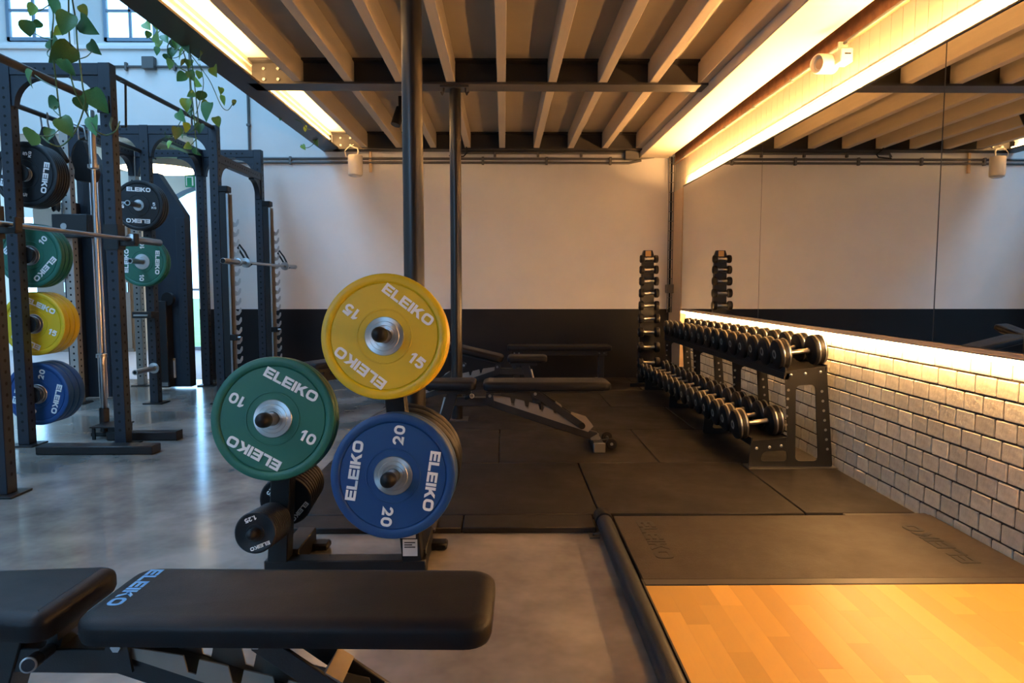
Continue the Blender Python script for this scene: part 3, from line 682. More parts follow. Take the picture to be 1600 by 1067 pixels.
# ------------------------------------------------------------------ dumbbell rack against the bricks
Y0, Y1 = 4.08, 7.16; ZB = .031
rk = thing('dumbbell_rack', 'long two tier black steel dumbbell rack along the white brick wall', 'dumbbell rack', (1.72, 5.6, ZB))
outl = round_poly([(1.462, .031), (1.474, .185), (1.692, .212), (1.664, .606), (1.912, .636), (1.968, .031)], .022, 4)
h1 = round_poly([(1.743, .07), (1.732, .525), (1.848, .530), (1.880, .07)], .03, 4)
h2 = round_poly([(1.53, .07), (1.548, .128), (1.688, .135), (1.694, .07)], .025, 4)
fm = MB().poly([outl, h1, h2], (0, .008, 0), (1, 0, 0), (0, 0, 1), .008)
fm.mi = 1
for p in [(1.69 - .002 * k, .55 - .052 * k) for k in range(7) if k not in (0,)] + [(1.888 + .0075 * k, .49 - .058 * k) for k in range(7)]:
    fm.holes_on([(p[0], -.0006, p[1])], (1, 0, 0), (0, 0, 1), .0085, 10)
fm.mi = 0
fmesh = fm.mesh('side_frame', ['black_steel', 'steel'])
def frame(y):
    o = bpy.data.objects.new('side_frame', fmesh); C.objects.link(o); o.parent = rk; o.location = (-1.72, y - 5.6, -ZB); return o
for y in (4.08, 5.04, 6.10, 7.16):
    f = frame(y)
    if y < 5:
        for x, z in ((1.70, .588), (1.785, .596), (1.875, .606), (1.508, .148), (1.585, .155), (1.655, .163)):
            MB().lathe([(.009, 0), (.009, .003), (.005, .006), (.0001, .006)], (x, y - .0005, z), (0, -1, 0), 10).build('bolt', 'steel', f)
        MB().box(1.455, 1.985, 4.05, 4.16, .030, .036).build('foot_plate', 'steel', f)
def shelf(xa, za, xb, zb):
    t = MB(); d = Vector((xb - xa, 0, zb - za)).normalized(); n = Vector((-d.z, 0, d.x))
    t.bar((xa, (Y0 + Y1) / 2, za), (xb, (Y0 + Y1) / 2, zb), Y1 - Y0 + .02, .006); t.box(xa - .004, xa + .004, Y0 - .005, Y1 + .01, za - .028, za + .022); t.box(xb - .004, xb + .004, Y0 - .005, Y1 + .01, zb - .028, zb + .010)
    return t.build('shelf', 'black_steel', rk)
shelf(1.478, .190, 1.688, .214); shelf(1.668, .610, 1.908, .638)
MB().box(1.66, 1.69, Y0, Y1, .56, .60).build('cross_rail', 'black_steel', rk)
def dumbbell_parts(R, W, gap, rings=True):
    root = thing('dumbbell', 'x', 'dumbbell')
    hm = MB().lathe([(.0001, -.0), (R * .34, 0), (R * .36, .002), (R * .84, .003), (R * .95, .007), (R, .016), (R, W - .012), (R * .96, W - .004), (R * .84, W), (.0001, W)], (0, 0, 0), (1, 0, 0), 36)
    rm = MB()
    for q in (.36, .80): rm.lathe([(R * .97, W * q - .0065), (R * 1.006, W * q - .005), (R * 1.022, W * q - .002), (R * 1.022, W * q + .002), (R * 1.006, W * q + .005), (R * .97, W * q + .0065)], (0, 0, 0), (1, 0, 0), 36, cap=False)
    hmesh = hm.mesh('head', 'rubber'); rmesh = rm.mesh('steel_band', 'steel'); kids = []
    disc = MB().lathe([(R * .30, 0), (R * .30, -.0015), (R * .18, -.002), (R * .18, -.0005)], (0, 0, 0), (1, 0, 0), 24, cap=False).mesh('face_ring', 'grey_steel')
    for s in (-1, 1):
        h = bpy.data.objects.new('head', hmesh); C.objects.link(h); h.parent = root; h.location = (s * (gap / 2) - (W if s < 0 else 0), 0, 0); g = []
        for nm, me in ((('steel_band', rmesh),) if rings else ()) + ((('face_ring', disc),) if s < 0 else ()):
            r = bpy.data.objects.new(nm, me); C.objects.link(r); r.parent = h; g.append(r)
        kids.append((h, g))
    hd = MB().lathe([(.013, -gap / 2 - .004), (.0165, -gap / 2 + .006), (.0165, -gap / 2 + .014), (.0135, -gap / 2 + .018), (.0155, 0), (.0135, gap / 2 - .018), (.0165, gap / 2 - .014), (.0165, gap / 2 - .006), (.013, gap / 2 + .004)], (0, 0, 0), (1, 0, 0), 20).build('handle', 'chrome', root, local=True)
    kids.append((hd, [])); return root, kids
od = ['nearest', 'second', 'third', 'fourth', 'fifth', 'sixth', 'seventh', 'eighth', 'ninth', 'tenth', 'eleventh', 'twelfth', 'thirteenth', 'fourteenth', 'farthest']
first = {}
for tier, (xc, za, zb, xa, xb) in {'top': (1.775, .610, .638, 1.668, 1.908), 'lower': (1.535, .190, .214, 1.478, 1.688)}.items():
    sl = math.atan2(zb - za, xb - xa)
    for k in range(15):
        lab = ('%s black dumbbell with steel bands on the %s shelf of the rack' if k in (0, 14) else '%s black dumbbell from the near end of the rack on its %s shelf') % (od[k], tier)
        R = .090 - .0012 * k if tier == 'top' else .088 - .0014 * k; sc = R / .090
        y = 4.165 + .205 * k; zz = za + (xc - xa) * math.tan(sl) + .004 + R * 1.024
        gp = 'dumbbells on the %s shelf' % tier
        if not first:
            first['r'], first['k'] = dumbbell_parts(.090, .078, .135); o = first['r']; o['label'] = lab; o['group'] = gp; o.location = (xc, y, zz); o.rotation_euler = (0, -sl, 0); o.scale = (1, sc, sc)
        else: clone(first['r'], first['k'], (xc, y, zz), (0, -sl, 0), (1, sc, sc), lab, gp)
# upright tower of small dumbbells
tw = thing('dumbbell_tower', 'black upright tower stand with ten levels of dumbbells by the corner', 'dumbbell stand', (1.556, 7.56, .03))
MB().poly([[(-.085, .05), (.085, .05), (.062, 1.44), (.045, 1.49), (-.045, 1.49), (-.062, 1.44)]], (1.556, 7.60, 0), (1, 0, 0), (0, 0, 1), .06).build('column', 'black_steel', tw)
MB().box(1.556 - .20, 1.556 + .20, 7.40, 7.44, .031, .07, .004).build('foot', 'black_steel', tw); MB().box(1.556 - .04, 1.556 + .04, 7.42, 7.80, .031, .08, .004).build('foot', 'black_steel', tw)
MB().box(1.556 - .03, 1.556 + .03, 7.536, 7.539, 1.425, 1.485).build('label', 'orange_label', tw)
zz = [1.396, 1.281, 1.159, 1.032, .898, .759, .614, .452, .287, .150]; f2 = None
nm = ['topmost', 'second highest', 'third highest', 'fourth highest', 'fifth highest', 'fifth lowest', 'fourth lowest', 'third lowest', 'second lowest', 'lowest']
for k, z in enumerate(zz):
    R = .043 + .0019 * k; yy = 7.50 - .008 * k
    MB().box(1.556 - .05, 1.556 + .05, yy - .02, 7.56, z - .032, z - .018).build('cradle', 'black_steel', tw)
    lab = '%s small dumbbell with a chrome handle on the tower stand' % nm[k]
    if f2 is None:
        f2 = dumbbell_parts(.043, .045, .105, rings=False); o = f2[0]; o['label'] = lab; o['group'] = 'dumbbells on the tower stand'; o.location = (1.556, yy, z)
    else: clone(f2[0], f2[1], (1.556, yy, z), None, (1 + .028 * k, R / .043, R / .043), lab, 'dumbbells on the tower stand')

# ------------------------------------------------------------------ lifting platform
pf = thing('lifting_platform', 'lifting platform with wooden middle and black rubber end beside the brick wall', 'platform', (1.2, 2.2, 0))
MB().box(.535, 1.992, .6, 3.15, .001, .030).build('base_board', 'black_steel', pf)
rt = MB().box(.505, 1.990, 2.455, 3.155, .030, .052, .003).build('rubber_pad', 'pad_rubber', pf)
t = MB(); text_mb(t, WORD, .075, .635, 2.86, -PI / 2, ((0, 0, .0518), (1, 0, 0), (0, 1, 0)), th=.0016); t.build('embossed_lettering', 'black_steel', rt)
t = MB(); text_mb(t, WORD, .075, 1.80, 2.80, PI / 2, ((0, 0, .0518), (1, 0, 0), (0, 1, 0)), th=.0016); t.build('embossed_lettering', 'black_steel', rt)
MB().box(.505, 1.990, 2.405, 2.452, .030, .054, .002).build('edge_strip', 'beam_steel', pf)
MB().box(.498, .5035, .6, 2.455, .001, .054).build('edge_strip', 'beam_steel', pf)
pc = {}; random.seed(21)
for k in range(20):
    x0 = .504 + .0743 * k; y = .62 + random.uniform(0, .25); ycuts = [.62]
    while y < 2.36: ycuts.append(y); y += random.choice((.30, .38, .46, .54))
    if 2.403 - ycuts[-1] < .1: ycuts.pop()
    ycuts.append(2.403)
    for a, b in zip(ycuts, ycuts[1:]):
        L = round(b - a, 3)
        me = MB().box(.0001, .0742, .0001, L - .0001, .030, .0505 + random.uniform(0, .0003)).mesh('plank', 'oak')
        o = bpy.data.objects.new('plank', me); C.objects.link(o); o.parent = pf; o.location = (x0 - 1.2, a - 2.2, 0)
t = MB().lathe([(.036, 0), (.036, 2.42)], (.462, .7, .033), (0, 1, 0), 24); t.build('side_rail', 'rack_steel', pf)
t = MB().lathe([(.0001, 0), (.040, .001), (.041, .004), (.041, .085), (.030, .100), (.0001, .102)], (.462, 3.12, .037), (0, 1, 0), 24).build('rail_cap', 'rubber', pf)
t = MB().box(.380, .425, 3.00, 3.055, .002, .006).tube([(.40, 3.03, .004), (.40, 3.02, .018), (.43, 3.0, .022)], .004).build('rail_bracket', 'beam_steel', pf)
MB().box(1.60, 1.992, 3.156, 3.20, .031, .045, .002).build('corner_strip', 'beam_steel', pf)

VINES = [([[(-2.129, 3.41, 2.507), (-2.157, 3.45, 2.464), (-2.16, 3.49, 2.421), (-2.13, 3.43, 2.325), (-2.166, 3.47, 2.25), (-2.122, 3.41, 2.187), (-2.138, 3.45, 2.081), (-2.156, 3.49, 1.986), (-2.113, 3.43, 1.903)], [(-2.019, 3.41, 2.507), (-2.042, 3.45, 2.465), (-2.055, 3.49, 2.392), (-2.017, 3.43, 2.253), (-2.033, 3.47, 2.176), (-1.99, 3.41, 2.055), (-2.005, 3.45, 1.997), (-2.057, 3.49, 1.917), (-2.065, 3.43, 1.828), (-2.144, 3.47, 1.79), (-2.158, 3.41, 1.791), (-2.218, 3.45, 1.829)], [(-2.033, 3.41, 2.507), (-2.06, 3.45, 2.465), (-2.089, 3.49, 2.332), (-2.051, 3.43, 2.238), (-2.08, 3.47, 2.14), (-2.033, 3.41, 2.055), (-2.038, 3.45, 2.015), (-2.016, 3.49, 1.935), (-1.949, 3.43, 1.855), (-1.923, 3.47, 1.843), (-1.843, 3.41, 1.851), (-1.845, 3.45, 1.902)], [(-2.066, 3.41, 2.507), (-2.124, 3.45, 2.465), (-2.199, 3.49, 2.444), (-2.207, 3.43, 2.398)], [(-2.12, 3.41, 2.269), (-2.196, 3.45, 2.294), (-2.26, 3.49, 2.331), (-2.238, 3.43, 2.334)], [(-2.107, 3.41, 2.172), (-2.167, 3.45, 2.205), (-2.198, 3.49, 2.236), (-2.147, 3.43, 2.234)], [(-1.996, 3.41, 2.182), (-1.986, 3.45, 2.206), (-1.983, 3.49, 2.243)], [(-2.108, 3.41, 2.046), (-2.192, 3.45, 2.086), (-2.262, 3.49, 2.128)], [(-2.109, 3.41, 1.922), (-2.159, 3.45, 1.961), (-2.162, 3.49, 1.986)], [(-2.204, 3.41, 1.826), (-2.175, 3.45, 1.835), (-2.152, 3.49, 1.88)]], [(-2.088, 3.408, 2.414, 0.089), (-2.01, 3.457, 2.418, 0.054), (-2.048, 3.429, 2.346, 0.108), (-2.013, 3.467, 2.339, 0.095), (-2.105, 3.47, 2.313, 0.063), (-2.215, 3.38, 2.31, 0.076), (-2.17, 3.372, 2.382, 0.063), (-2.187, 3.504, 2.268, 0.089), (-2.042, 3.411, 2.188, 0.127), (-2.066, 3.407, 2.137, 0.095), (-2.011, 3.529, 2.264, 0.076), (-2.249, 3.445, 2.094, 0.089), (-2.065, 3.504, 1.996, 0.082), (-1.963, 3.446, 2.003, 0.108), (-2.151, 3.472, 1.97, 0.082), (-2.09, 3.394, 1.862, 0.095), (-1.98, 3.472, 1.885, 0.095), (-1.911, 3.509, 1.9, 0.063), (-2.261, 3.454, 1.811, 0.101), (-2.202, 3.489, 1.849, 0.057), (-2.22, 3.477, 2.357, 0.044)]), ([[(-2.084, 4.71, 2.859), (-2.077, 4.75, 2.752), (-2.067, 4.79, 2.581), (-2.027, 4.73, 2.399), (-2.03, 4.77, 2.202)], [(-2.145, 4.71, 2.879), (-2.128, 4.75, 2.732), (-2.101, 4.79, 2.581), (-2.049, 4.73, 2.358), (-2.054, 4.77, 2.14), (-2.02, 4.71, 1.982)], [(-2.116, 4.71, 2.759), (-2.205, 4.75, 2.683), (-2.201, 4.79, 2.614), (-2.126, 4.73, 2.542), (-2.094, 4.77, 2.525)], [(-2.039, 4.71, 2.617), (-1.948, 4.75, 2.479), (-1.925, 4.79, 2.408), (-1.858, 4.73, 2.293), (-1.833, 4.77, 2.278), (-1.77, 4.71, 2.313)], [(-2.167, 4.71, 2.839), (-2.26, 4.75, 2.772), (-2.323, 4.79, 2.736), (-2.318, 4.73, 2.74)], [(-2.027, 4.71, 2.719), (-2.097, 4.75, 2.65), (-2.171, 4.79, 2.622), (-2.198, 4.73, 2.611), (-2.18, 4.77, 2.698)], [(-1.983, 4.71, 2.557), (-1.979, 4.75, 2.446), (-2.026, 4.79, 2.332), (-2.028, 4.73, 2.243)], [(-2.035, 4.71, 2.271), (-2.126, 4.75, 2.218), (-2.19, 4.79, 2.144)], [(-2.005, 4.71, 2.189), (-2.066, 4.75, 2.136), (-2.246, 4.79, 2.114), (-2.234, 4.73, 2.131)], [(-2.089, 4.71, 2.718), (-2.047, 4.75, 2.651), (-2.015, 4.79, 2.614)], [(-2.226, 4.71, 2.098), (-2.175, 4.75, 2.052), (-2.108, 4.79, 2.047), (-2.025, 4.73, 2.09)]], [(-2.312, 4.68, 2.771, 0.078), (-2.302, 4.791, 2.844, 0.078), (-2.232, 4.765, 2.793, 0.078), (-2.267, 4.718, 2.712, 0.087), (-2.054, 4.675, 2.69, 0.148), (-2.188, 4.808, 2.64, 0.087), (-2.104, 4.746, 2.633, 0.078), (-1.997, 4.785, 2.609, 0.087), (-2.244, 4.811, 2.628, 0.052), (-1.923, 4.784, 2.526, 0.078), (-2.134, 4.817, 2.498, 0.07), (-2.027, 4.733, 2.425, 0.078), (-2.015, 4.798, 2.372, 0.078), (-2.094, 4.741, 2.307, 0.078), (-1.88, 4.82, 2.353, 0.07), (-1.808, 4.811, 2.338, 0.039), (-1.846, 4.686, 2.38, 0.048), (-1.92, 4.692, 2.25, 0.118), (-2.127, 4.705, 2.216, 0.074), (-2.075, 4.824, 2.211, 0.07), (-2.163, 4.74, 2.121, 0.087), (-2.112, 4.77, 2.165, 0.07), (-1.895, 4.718, 2.191, 0.061), (-2.055, 4.751, 1.998, 0.061), (-2.075, 4.732, 2.02, 0.052), (-2.035, 4.726, 2.357, 0.052), (-2.33, 4.764, 2.756, 0.052), (-2.261, 4.763, 2.695, 0.061), (-2.229, 4.815, 2.844, 0.087), (-2.174, 4.779, 2.762, 0.096), (-2.101, 4.819, 2.59, 0.061), (-2.071, 4.807, 2.69, 0.07), (-2.344, 4.829, 2.898, 0.07), (-2.265, 4.777, 2.871, 0.078), (-2.195, 4.696, 2.705, 0.074), (-2.206, 4.808, 2.702, 0.087), (-2.163, 4.824, 2.716, 0.078), (-2.146, 4.815, 2.588, 0.061), (-2.074, 4.761, 2.498, 0.065), (-2.2, 4.784, 2.579, 0.065), (-1.983, 4.704, 2.482, 0.057), (-2.093, 4.803, 2.269, 0.061), (-2.015, 4.762, 2.159, 0.065), (-1.953, 4.716, 2.305, 0.048), (-2.235, 4.68, 2.627, 0.052), (-2.143, 4.807, 2.118, 0.061), (-2.241, 4.828, 2.063, 0.052)]), ([[(-2.049, 6.66, 2.75), (-2.087, 6.7, 2.701), (-2.053, 6.74, 2.664)], [(-1.886, 6.66, 2.634), (-1.851, 6.7, 2.585), (-1.815, 6.74, 2.576)], [(-1.975, 7.56, 2.74), (-2.008, 7.6, 2.635), (-2.102, 7.64, 2.582), (-2.153, 7.58, 2.604)]], [(-2.061, 6.634, 2.668, 0.055), (-1.877, 6.748, 2.583, 0.061), (-1.991, 7.586, 2.639, 0.091), (-2.13, 7.544, 2.564, 0.063)])]
# ------------------------------------------------------------------ power racks on the left
HS = .061
def upright(x, y, z1, parent, m='rack_steel', s=.08, z0=.012, base=True):
    t = MB().box(x - s / 2, x + s / 2, y - s / 2, y + s / 2, z0, z1, .003); t.mi = 1
    zs = [z0 + .10 + HS * k for k in range(int((z1 - z0 - .16) / HS))]
    e = s / 2 + .0006
    t.holes_on([(x, y - e, z) for z in zs], (1, 0, 0), (0, 0, 1)); t.holes_on([(x, y + e, z) for z in zs], (1, 0, 0), (0, 0, 1))
    t.holes_on([(x + e, y, z) for z in zs], (0, 1, 0), (0, 0, 1)); t.holes_on([(x - e, y, z) for z in zs], (0, 1, 0), (0, 0, 1))
    u = t.build('upright', [m, 'hole'], parent)
    if base: MB().box(x - .09, x + .09, y - .085, y + .085, .001, .012, .002).build('foot_plate', 'black_steel', u)
    return u
def beam(p, q, parent, hgt=.08, wid=.07, name='cross_beam', m='rack_steel'):
    t = MB().bar(p, q, wid, hgt, c=.003); t.mi = 1; P = Vector(p); Q = Vector(q); d = (Q - P); L = d.length; d /= L
    up = Vector((0, 0, 1)); sd = up.cross(d); e = wid / 2 + .0006
    n = int((L - .16) / HS); s0 = (L - (n - 1) * HS) / 2
    for s in (1, -1): t.holes_on([P + d * (s0 + HS * k) + sd * e * s for k in range(n)], d, up)
    return t.build(name, [m, 'hole'], parent)
def gusset(c, d, parent, g=.20, th=.055):
    """Curved corner brace under a beam: c the inner corner, d the beam's direction away from the post."""
    d = Vector(d); r = g - .018
    L = [(0, 0), (g, 0)] + [(g + r * math.cos(math.radians(a)), -g + r * math.sin(math.radians(a))) for a in range(90, 181, 10)] + [(0, -g)]
    n = d.cross(Vector((0, 0, 1)))
    return MB().poly([L], Vector(c) - n * th / 2, d, (0, 0, 1), th).build('gusset', 'rack_steel', parent)
ZT = 2.60
XF, XB, XC = -2.67, -3.34, -4.03
r1 = thing('power_rack', 'nearest dark blue grey power rack at the left edge, holding a racked barbell', 'power rack', (-3.0, 4.3, 0), group='power racks')
for x in (XF, XB):
    for y in (3.69, 4.86): upright(x, y, ZT, r1)
for y in (3.69, 4.86):
    beam((XB + .04, y, ZT - .042), (XF - .04, y, ZT - .042), r1)
    gusset((XB + .04, y, ZT - .083), (1, 0, 0), r1); gusset((XF - .04, y, ZT - .083), (-1, 0, 0), r1)
MB().tube([(XF - .012, 3.73, 2.325), (XF - .012, 4.82, 2.325)], .023, 16).build('pull_up_bar', 'beam_steel', r1)
for y in (3.735, 4.815): MB().box(XF - .05, XF + .03, y - .006, y + .006, 2.27, 2.38, .002).build('bar_bracket', 'black_steel', r1)
MB().tube([(XB, 4.90, 2.345), (XB, 6.56, 2.345)], .018, 14).build('connecting_bar', 'rack_steel', r1)
MB().tube([(XF, 4.90, 2.545), (XF, 6.56, 2.560)], .018, 14).build('connecting_bar', 'rack_steel', r1)
MB().tube([(XF + .06, 4.91, 2.50), (XF + .085, 4.93, 2.50), (XF + .075, 4.93, 2.20), (XF + .05, 4.91, 2.20)], .008, 8).build('hook_loop', 'black_steel', r1)
MB().box(-3.09, -2.32, 4.56, 4.68, .001, .058, .006).build('floor_bar', 'black_steel', r1)
for y in (3.69, 4.86):
    t = MB().box(XF + .042, XF + .050, y - .045, y + .045, 1.36, 1.53).box(XF + .05, XF + .15, y - .028, y + .028, 1.385, 1.418, .003).box(XF + .142, XF + .154, y - .028, y + .028, 1.40, 1.47, .002)
    t.box(XF - .05, XF + .045, y - .048, y - .042, 1.36, 1.53).box(XF - .05, XF + .045, y + .042, y + .048, 1.36, 1.53)
    t.build('bar_cup', 'black_steel', r1)
# storage pegs on the rear upright
for z in (1.885, 1.325, .845, .345):
    g = MB().cyl((XB + .02, 4.90, z), (XB + .02, 5.22, z), .0245).build('storage_peg', 'black_steel', r1)
    MB().lathe([(.060, 0), (.060, .008), (.034, .012), (.030, .020)], (XB + .02, 4.901, z), (0, 1, 0), 24).build('peg_flange', 'black_steel', g)
gA = 'plates on the left rack'
stack('bumper_plate', BUMP('plate_black', .022, .05), 6, (XB + .02, 4.955, 1.885), 0, 'black five kilogram weight plate stored high on the left rack, %s', 'black ' + gA, '5', -100, kg=True, gap=.004)
stack('bumper_plate', BUMP('green', .042), 3, (XB + .02, 4.955, 1.325), 0, 'green ten weight plate stored on the left rack, %s', 'green ' + gA, '10', -133, gap=.006)
stack('bumper_plate', BUMP('yellow', .056), 3, (XB + .02, 4.955, .845), 0, 'yellow fifteen weight plate stored on the left rack, %s', 'yellow ' + gA, '15', -25, gap=.006)
stack('bumper_plate', BUMP('blue', .062), 3, (XB + .02, 4.955, .345), 0, 'blue twenty weight plate stored lowest on the left rack, %s', 'blue ' + gA, '20', -105, gap=.006)
def barbell(label, p, q, sl=.415, shaft='chrome'):
    p = Vector(p); q = Vector(q); d = (q - p).normalized(); L = (q - p).length
    b = thing('barbell', label, 'barbell', tuple((p + q) / 2), group='barbells')
    MB().cyl(p + d * sl, q - d * sl, .0142, n=16).build('shaft', shaft, b)
    for o, u in ((p, d), (q, -d)):
        s = MB().lathe([(.010, 0), (.0225, .002), (.025, .005), (.025, sl - .03), (.020, sl)], o, u, 24).build('sleeve', 'chrome', b)
        MB().lathe([(.0252, sl - .032), (.037, sl - .030), (.037, sl - .004), (.0145, sl + .004)], o, u, 24).build('collar', 'chrome', s)
        MB().cyl(o - u * .0008, o + u * .004, .021, n=20).build('end_cap', 'rubber', s)
    return b
barbell('chrome barbell racked level across the left power rack', (-2.572, 3.09, 1.4325), (-2.572, 5.29, 1.4325))
barbell('chrome barbell standing upright in the holder of the left rack', (-2.992, 5.2, .196), (-2.985, 5.2, 2.376))
t = MB().box(-3.06, -2.92, 5.13, 5.27, .001, .03, .003).build('holder_base', 'black_steel', r1)
MB().lathe([(.034, 0), (.034, .17), (.029, .17), (.029, .004)], (-2.992, 5.2, .03), (0, 0, 1), 20, cap=False).build('holder_tube', 'black_steel', r1)
fa = thing('floor_anchor', 'black steel foot bar with a small step plate on the floor behind the left rack', 'anchor', (-2.6, 5.1, 0))
MB().box(-2.86, -2.36, 4.98, 5.07, .004, .062, .004).build('foot_bar', 'black_steel', fa); MB().box(-2.362, -2.354, 4.976, 5.074, .001, .068, .002).build('end_cap', 'rubber', fa)
MB().box(-2.99, -2.78, 5.00, 5.22, .088, .098, .002).build('step_plate', 'black_steel', fa)
for x, y in ((-2.97, 5.02), (-2.97, 5.20), (-2.80, 5.2)): MB().box(x - .009, x + .009, y - .009, y + .009, .001, .088).build('leg', 'black_steel', fa)
MB().bar((-2.84, 5.04, .05), (-2.84, 5.04, .09), .05, .05, (1, 0, 0)).build('bracket', 'black_steel', fa)

r2 = thing('power_rack', 'farther dark power rack standing before the white back wall with a silver hook ladder', 'power rack', (-3.3, 7.18, 0), group='power racks')
for y in (6.6, 7.77):
    for x in (XF, -3.30): upright(x, y, ZT - .02, r2)
    upright(XC, y, ZT - .02, r2, 'grey_steel')
    beam((XC + .04, y, ZT - .062), (-3.34, y, ZT - .062), r2); beam((-3.26, y, ZT - .062), (XF - .04, y, ZT - .062), r2)
    for c, d in (((XC + .04), 1), (-3.34, -1), (-3.26, 1), (XF - .04, -1)): gusset((c, y, ZT - .103), (d, 0, 0), r2)
for x, z in ((XF, 2.29), (-3.30, ZT - .062), (XC, ZT - .062)):
    beam((x, 6.64, z), (x, 7.73, z), r2); gusset((x, 6.64, z - .04), (0, 1, 0), r2); gusset((x, 7.73, z - .04), (0, -1, 0), r2)
for y in (6.6, 7.77):
    MB().box(XF + .042, XF + .105, y - .040, y + .040, .25, 1.99, .003).build('ladder_post', 'black_steel', r2)
    MB().box(XF + .035, XF + .125, y - .048, y + .048, 1.975, 2.03, .005).build('ladder_cap', 'rubber', r2)
    L = [(.106, .22), (.106, 1.96), (.134, 1.96), (.134, 1.76)]
    for k in range(16):
        z = 1.70 - .092 * k
        L += [(.136, z + .010), (.160, z - .006), (.180, z + .034), (.190, z + .030), (.188, z - .004), (.168, z - .034), (.136, z - .042)]
    L += [(.134, .22)]
    MB().poly([list(reversed(L))], (XF, y + .035, 0), (1, 0, 0), (0, 0, 1), .006).build('hook_ladder', 'ladder_steel', r2)
    MB().box(XF + .105, XF + .122, y - .042, y - .030, .22, 1.96).build('guide_rail', 'chrome', r2)
    MB().box(XF + .10, XF + .17, y - .055, y - .005, .60, .655, .004).build('safety_stop', 'rubber', r2)
    MB().cyl((XF + .16, y - .03, .628), (XF + .20, y - .03, .628), .010, n=10).build('stop_pin', 'chrome', r2)
b = barbell('grey steel barbell hung level on the silver hook ladder of the farther rack', (-2.405, 6.04, 1.325), (-2.405, 8.12, 1.325), .36, 'steel')
for y in (6.6, 7.77):
    MB().lathe([(.0148, -.04), (.045, -.038), (.045, -.012), (.030, -.008), (.030, .03), (.0148, .032)], (-2.405, y, 1.325), (0, 1, 0), 24, cap=False).build('bearing', 'steel', b)
    MB().tube([(-2.405, y + .05, 1.36), (-2.44, y + .055, 1.43), (-2.49, y + .05, 1.50), (-2.50, y + .04, 1.47), (-2.455, y + .045, 1.39), (-2.40, y + .05, 1.29), (-2.375, y + .05, 1.315)], .009, 8).build('catch_hook', 'black_steel', b)
# storage on its rear near upright
for z in (1.835, 1.33, .34):
    g = MB().cyl((-3.29, 6.56, z), (-3.29, 6.22, z), .0245).build('storage_peg', 'steel', r2)
    MB().lathe([(.050, 0), (.050, .008), (.030, .012), (.028, .03)], (-3.29, 6.559, z), (0, -1, 0), 24).build('peg_flange', 'steel', g)
    MB().cyl((-3.29, 6.2195, z), (-3.29, 6.225, z), .016).build('peg_end', 'hole', g)
stack('bumper_plate', BUMP('plate_black', .034, .05), 3, (-3.29, 6.40, 1.835), 0, 'black five kilogram plate on farther rack above green, %s', 'black plates on the farther rack', '5', -3, kg=True, gap=.006)
stack('bumper_plate', BUMP('green', .042), 2, (-3.29, 6.42, 1.33), 0, 'green ten plate on farther rack below black, %s', 'green plates on the farther rack', '10', -93, gap=.006)
MB().box(-3.40, -3.22, 6.42, 6.56, .815, .875, .005).build('spotter_arm', 'black_steel', r2); MB().box(-3.38, -3.25, 6.405, 6.42, .835, .850).build('arm_liner', 'steel', r2)
# cable machine columns built into the back of the racks
cm = thing('cable_column', 'dark cable machine column with silver guide rods behind the left rack', 'cable machine', (-3.9, 6.85, 0))
MB().poly([[(-4.10, .02), (-3.78, .02), (-3.78, 2.06), (-3.98, 2.40), (-4.10, 2.40)]], (0, 7.02, 0), (1, 0, 0), (0, 0, 1), .17).build('shroud', 'rack_steel', cm)
for x in (-3.93, -3.86): MB().cyl((x, 6.78, .03), (x, 6.78, 2.2), .010, n=12).build('guide_rod', 'chrome', cm)
w_ = MB().lathe([(.02, -.02), (.075, -.02), (.062, -.006), (.062, .006), (.075, .02), (.02, .02)], (-4.09, 6.50, 1.86), (1, .3, 0), 28).build('pulley', 'rubber', cm)
MB().box(-4.10, -3.78, 6.44, 6.555, 1.55, 1.76, .006).build('carriage', 'black_steel', cm); MB().cyl((-3.99, 6.435, 1.65), (-3.99, 6.445, 1.65), .028, n=16).build('carriage_pin', 'steel', cm)
for z in (.62, 1.18): MB().box(-4.12, -4.05, 6.52, 6.556, z, z + .07, .003).build('hinge', 'grey_steel', cm)
MB().box(-4.20, -4.08, 6.75, 7.0, .02, 1.9, .004).build('side_cover', 'rack_steel', cm)
cm = thing('cable_column', 'dark cable machine column with a sloping top beside the bright arched door', 'cable machine', (-3.6, 7.6, 0))
MB().poly([[(-3.74, .02), (-3.385, .02), (-3.385, 1.86), (-3.66, 2.30), (-3.74, 2.30)]], (0, 7.66, 0), (1, 0, 0), (0, 0, 1), .12).build('shroud', 'rack_steel', cm)
t = MB().box(-3.485, -3.385, 7.52, 7.542, .03, 1.83, .003); t.mi = 1
t.holes_on([(-3.41, 7.5195, .15 + HS * k) for k in range(27)], (1, 0, 0), (0, 0, 1)); t.build('column_post', ['rack_steel', 'hole'], cm)
MB().box(-3.70, -3.56, 7.40, 7.54, .03, .95, .004).build('weight_stack', 'black_steel', cm)
t = MB()
for k in range(18): t.box(-3.685, -3.665, 7.396, 7.401, .14 + .042 * k, .16 + .042 * k)
t.build('stack_marks', 'grey_steel', cm)
MB().box(-3.60, -3.545, 7.515, 7.539, .12, .33).build('label', 'sticker', cm); MB().box(-3.60, -3.545, 7.512, 7.516, .31, .33).build('label_header', 'orange_label', cm)
MB().box(-3.66, -3.55, 7.36, 7.40, .05, .09).build('base_plate', 'steel', cm)
MB().lathe([(.02, -.02), (.07, -.02), (.058, -.006), (.058, .006), (.07, .02), (.02, .02)], (-3.55, 7.44, .97), (.2, 1, 0), 24).build('pulley', 'rubber', cm)

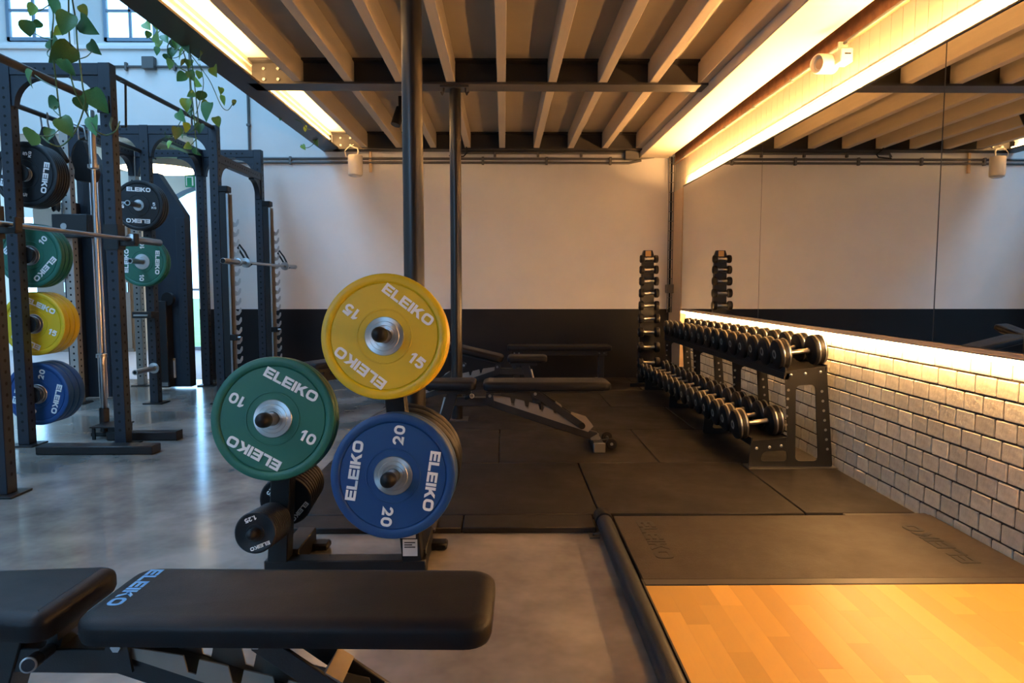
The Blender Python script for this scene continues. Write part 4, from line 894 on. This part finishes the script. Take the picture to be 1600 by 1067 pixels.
# hanging strap slings
for nm, L, hook, y in (('left one of two black strap slings hanging from the bar beside the upright barbell', [(-3.337, 2.26), (-3.375, 2.15), (-3.292, 2.10), (-3.215, 2.0), (-3.18, 2.02), (-3.255, 2.152), (-3.30, 2.26)], -3.325, 5.22),
                   ('right one of two black strap slings hanging from the bar, with a mesh pouch', [(-3.187, 2.20), (-3.252, 2.065), (-3.225, 1.991), (-3.232, 1.903), (-3.088, 1.890), (-3.060, 1.964), (-3.118, 2.075), (-3.155, 2.20)], -3.17, 5.40)):
    s = thing('strap_sling', nm, 'strap', (-3.34, y, 2.345), group='hanging slings')
    c = Vector((sum(p[0] for p in L) / len(L), sum(p[1] for p in L) / len(L)))
    t = MB().poly([round_poly(list(reversed(L)), .03)], (0, y + .03, 0), (1, 0, 0), (0, 0, 1), .06).build('sling', 'rubber', s, bevel=.012)
    for dx in (-.028, .028): MB().tube([(hook + dx, y, 2.21), (hook + dx * .8 - .01, y, 2.30), (-3.34 + dx, y, 2.365), (-3.345 + dx, y + .02, 2.33)], .006, 8).build('carabiner', 'steel', s)

# ------------------------------------------------------------------ trailing pothos vines hanging from the mezzanine edge
random.seed(11)
def leaf_mesh(pale, seed):
    rr = random.Random(seed)
    h = [(0, 0), (.16, .10), (.34, .10), (.47, -.02), (.50, -.20), (.43, -.42), (.28, -.66), (.12, -.86), (0, -1.0)]
    vs = []; fs = []
    curl = rr.uniform(.10, .28); fold = rr.uniform(.15, .42)
    for s in (0, 1, -1):
        for x, y in (h if s else [(0, p[1]) for p in h]):
            vs.append((x * (s or 1) * .92, y, abs(x) * fold - curl * (y + .3) ** 2))
    n = len(h)
    for s in (1, 2):
        for i in range(n - 1):
            q = (i, i + 1, s * n + i + 1, s * n + i); fs.append(q if s == 1 else tuple(reversed(q)))
    me = bpy.data.meshes.new('leaf'); me.from_pydata(vs, [], fs); me.materials.append(M['leaf_pale' if pale else 'leaf'])
    me.polygons.foreach_set('use_smooth', [True] * len(fs)); me.update(); return me
LV = [leaf_mesh(k > 3, k) for k in range(6)]
vl = ['nearest trailing pothos vines with large leaves hanging at the top left', 'tangle of pothos vines hanging from the edge beam near the high window', 'small pothos tips hanging under the far part of the edge beam']
for (stems, leaves), lab in zip(VINES, vl):
    p0 = stems[0][0]; r = thing('hanging_pothos', lab, 'plant', (p0[0], p0[1], p0[2]), group='trailing vines')
    for i, s in enumerate(stems):
        pts = [Vector(p) for p in s]
        if len(stems) < 5 or (i < 3 and len(stems) == 10) or (i < 2 and len(stems) == 11):
            a = pts[0]; x_ = min(-2.10, a.x)
            pts = [Vector((-1.99, a.y, 3.03)), Vector((x_ - .01, a.y, 3.045)), Vector((x_ - .02, a.y, 2.9)), Vector((x_ - .01, a.y, max(a.z + .1, 2.66)))] + pts
        fine = []
        for k in range(len(pts) - 1):                                # Catmull-Rom
            q0 = pts[max(k - 1, 0)]; q1 = pts[k]; q2 = pts[k + 1]; q3 = pts[min(k + 2, len(pts) - 1)]
            for j in range(5):
                t = j / 5; fine.append(.5 * ((2 * q1) + (q2 - q0) * t + (2 * q0 - 5 * q1 + 4 * q2 - q3) * t * t + (3 * q1 - q0 - 3 * q2 + q3) * t ** 3))
        fine.append(pts[-1]); MB().tube(fine, .0036 if i < 3 else .0026, 6).build('stem', 'stem', r)
    for x, y, z, sz in leaves:
        o = bpy.data.objects.new('leaf', random.choice(LV)); C.objects.link(o); o.parent = r
        o.location = (x - p0[0], y - p0[1], z - p0[2] + sz * .4); s = sz * random.uniform(.92, 1.12); o.scale = (s, s, s)
        # hangs down, face tipped towards the room
        o.rotation_euler = (PI / 2 + random.uniform(-.5, .9), random.uniform(-.3, .3), random.uniform(-1.0, 1.2)); o.rotation_mode = 'XYZ'
        tilt = random.uniform(-.9, .9); o.rotation_euler.y += tilt
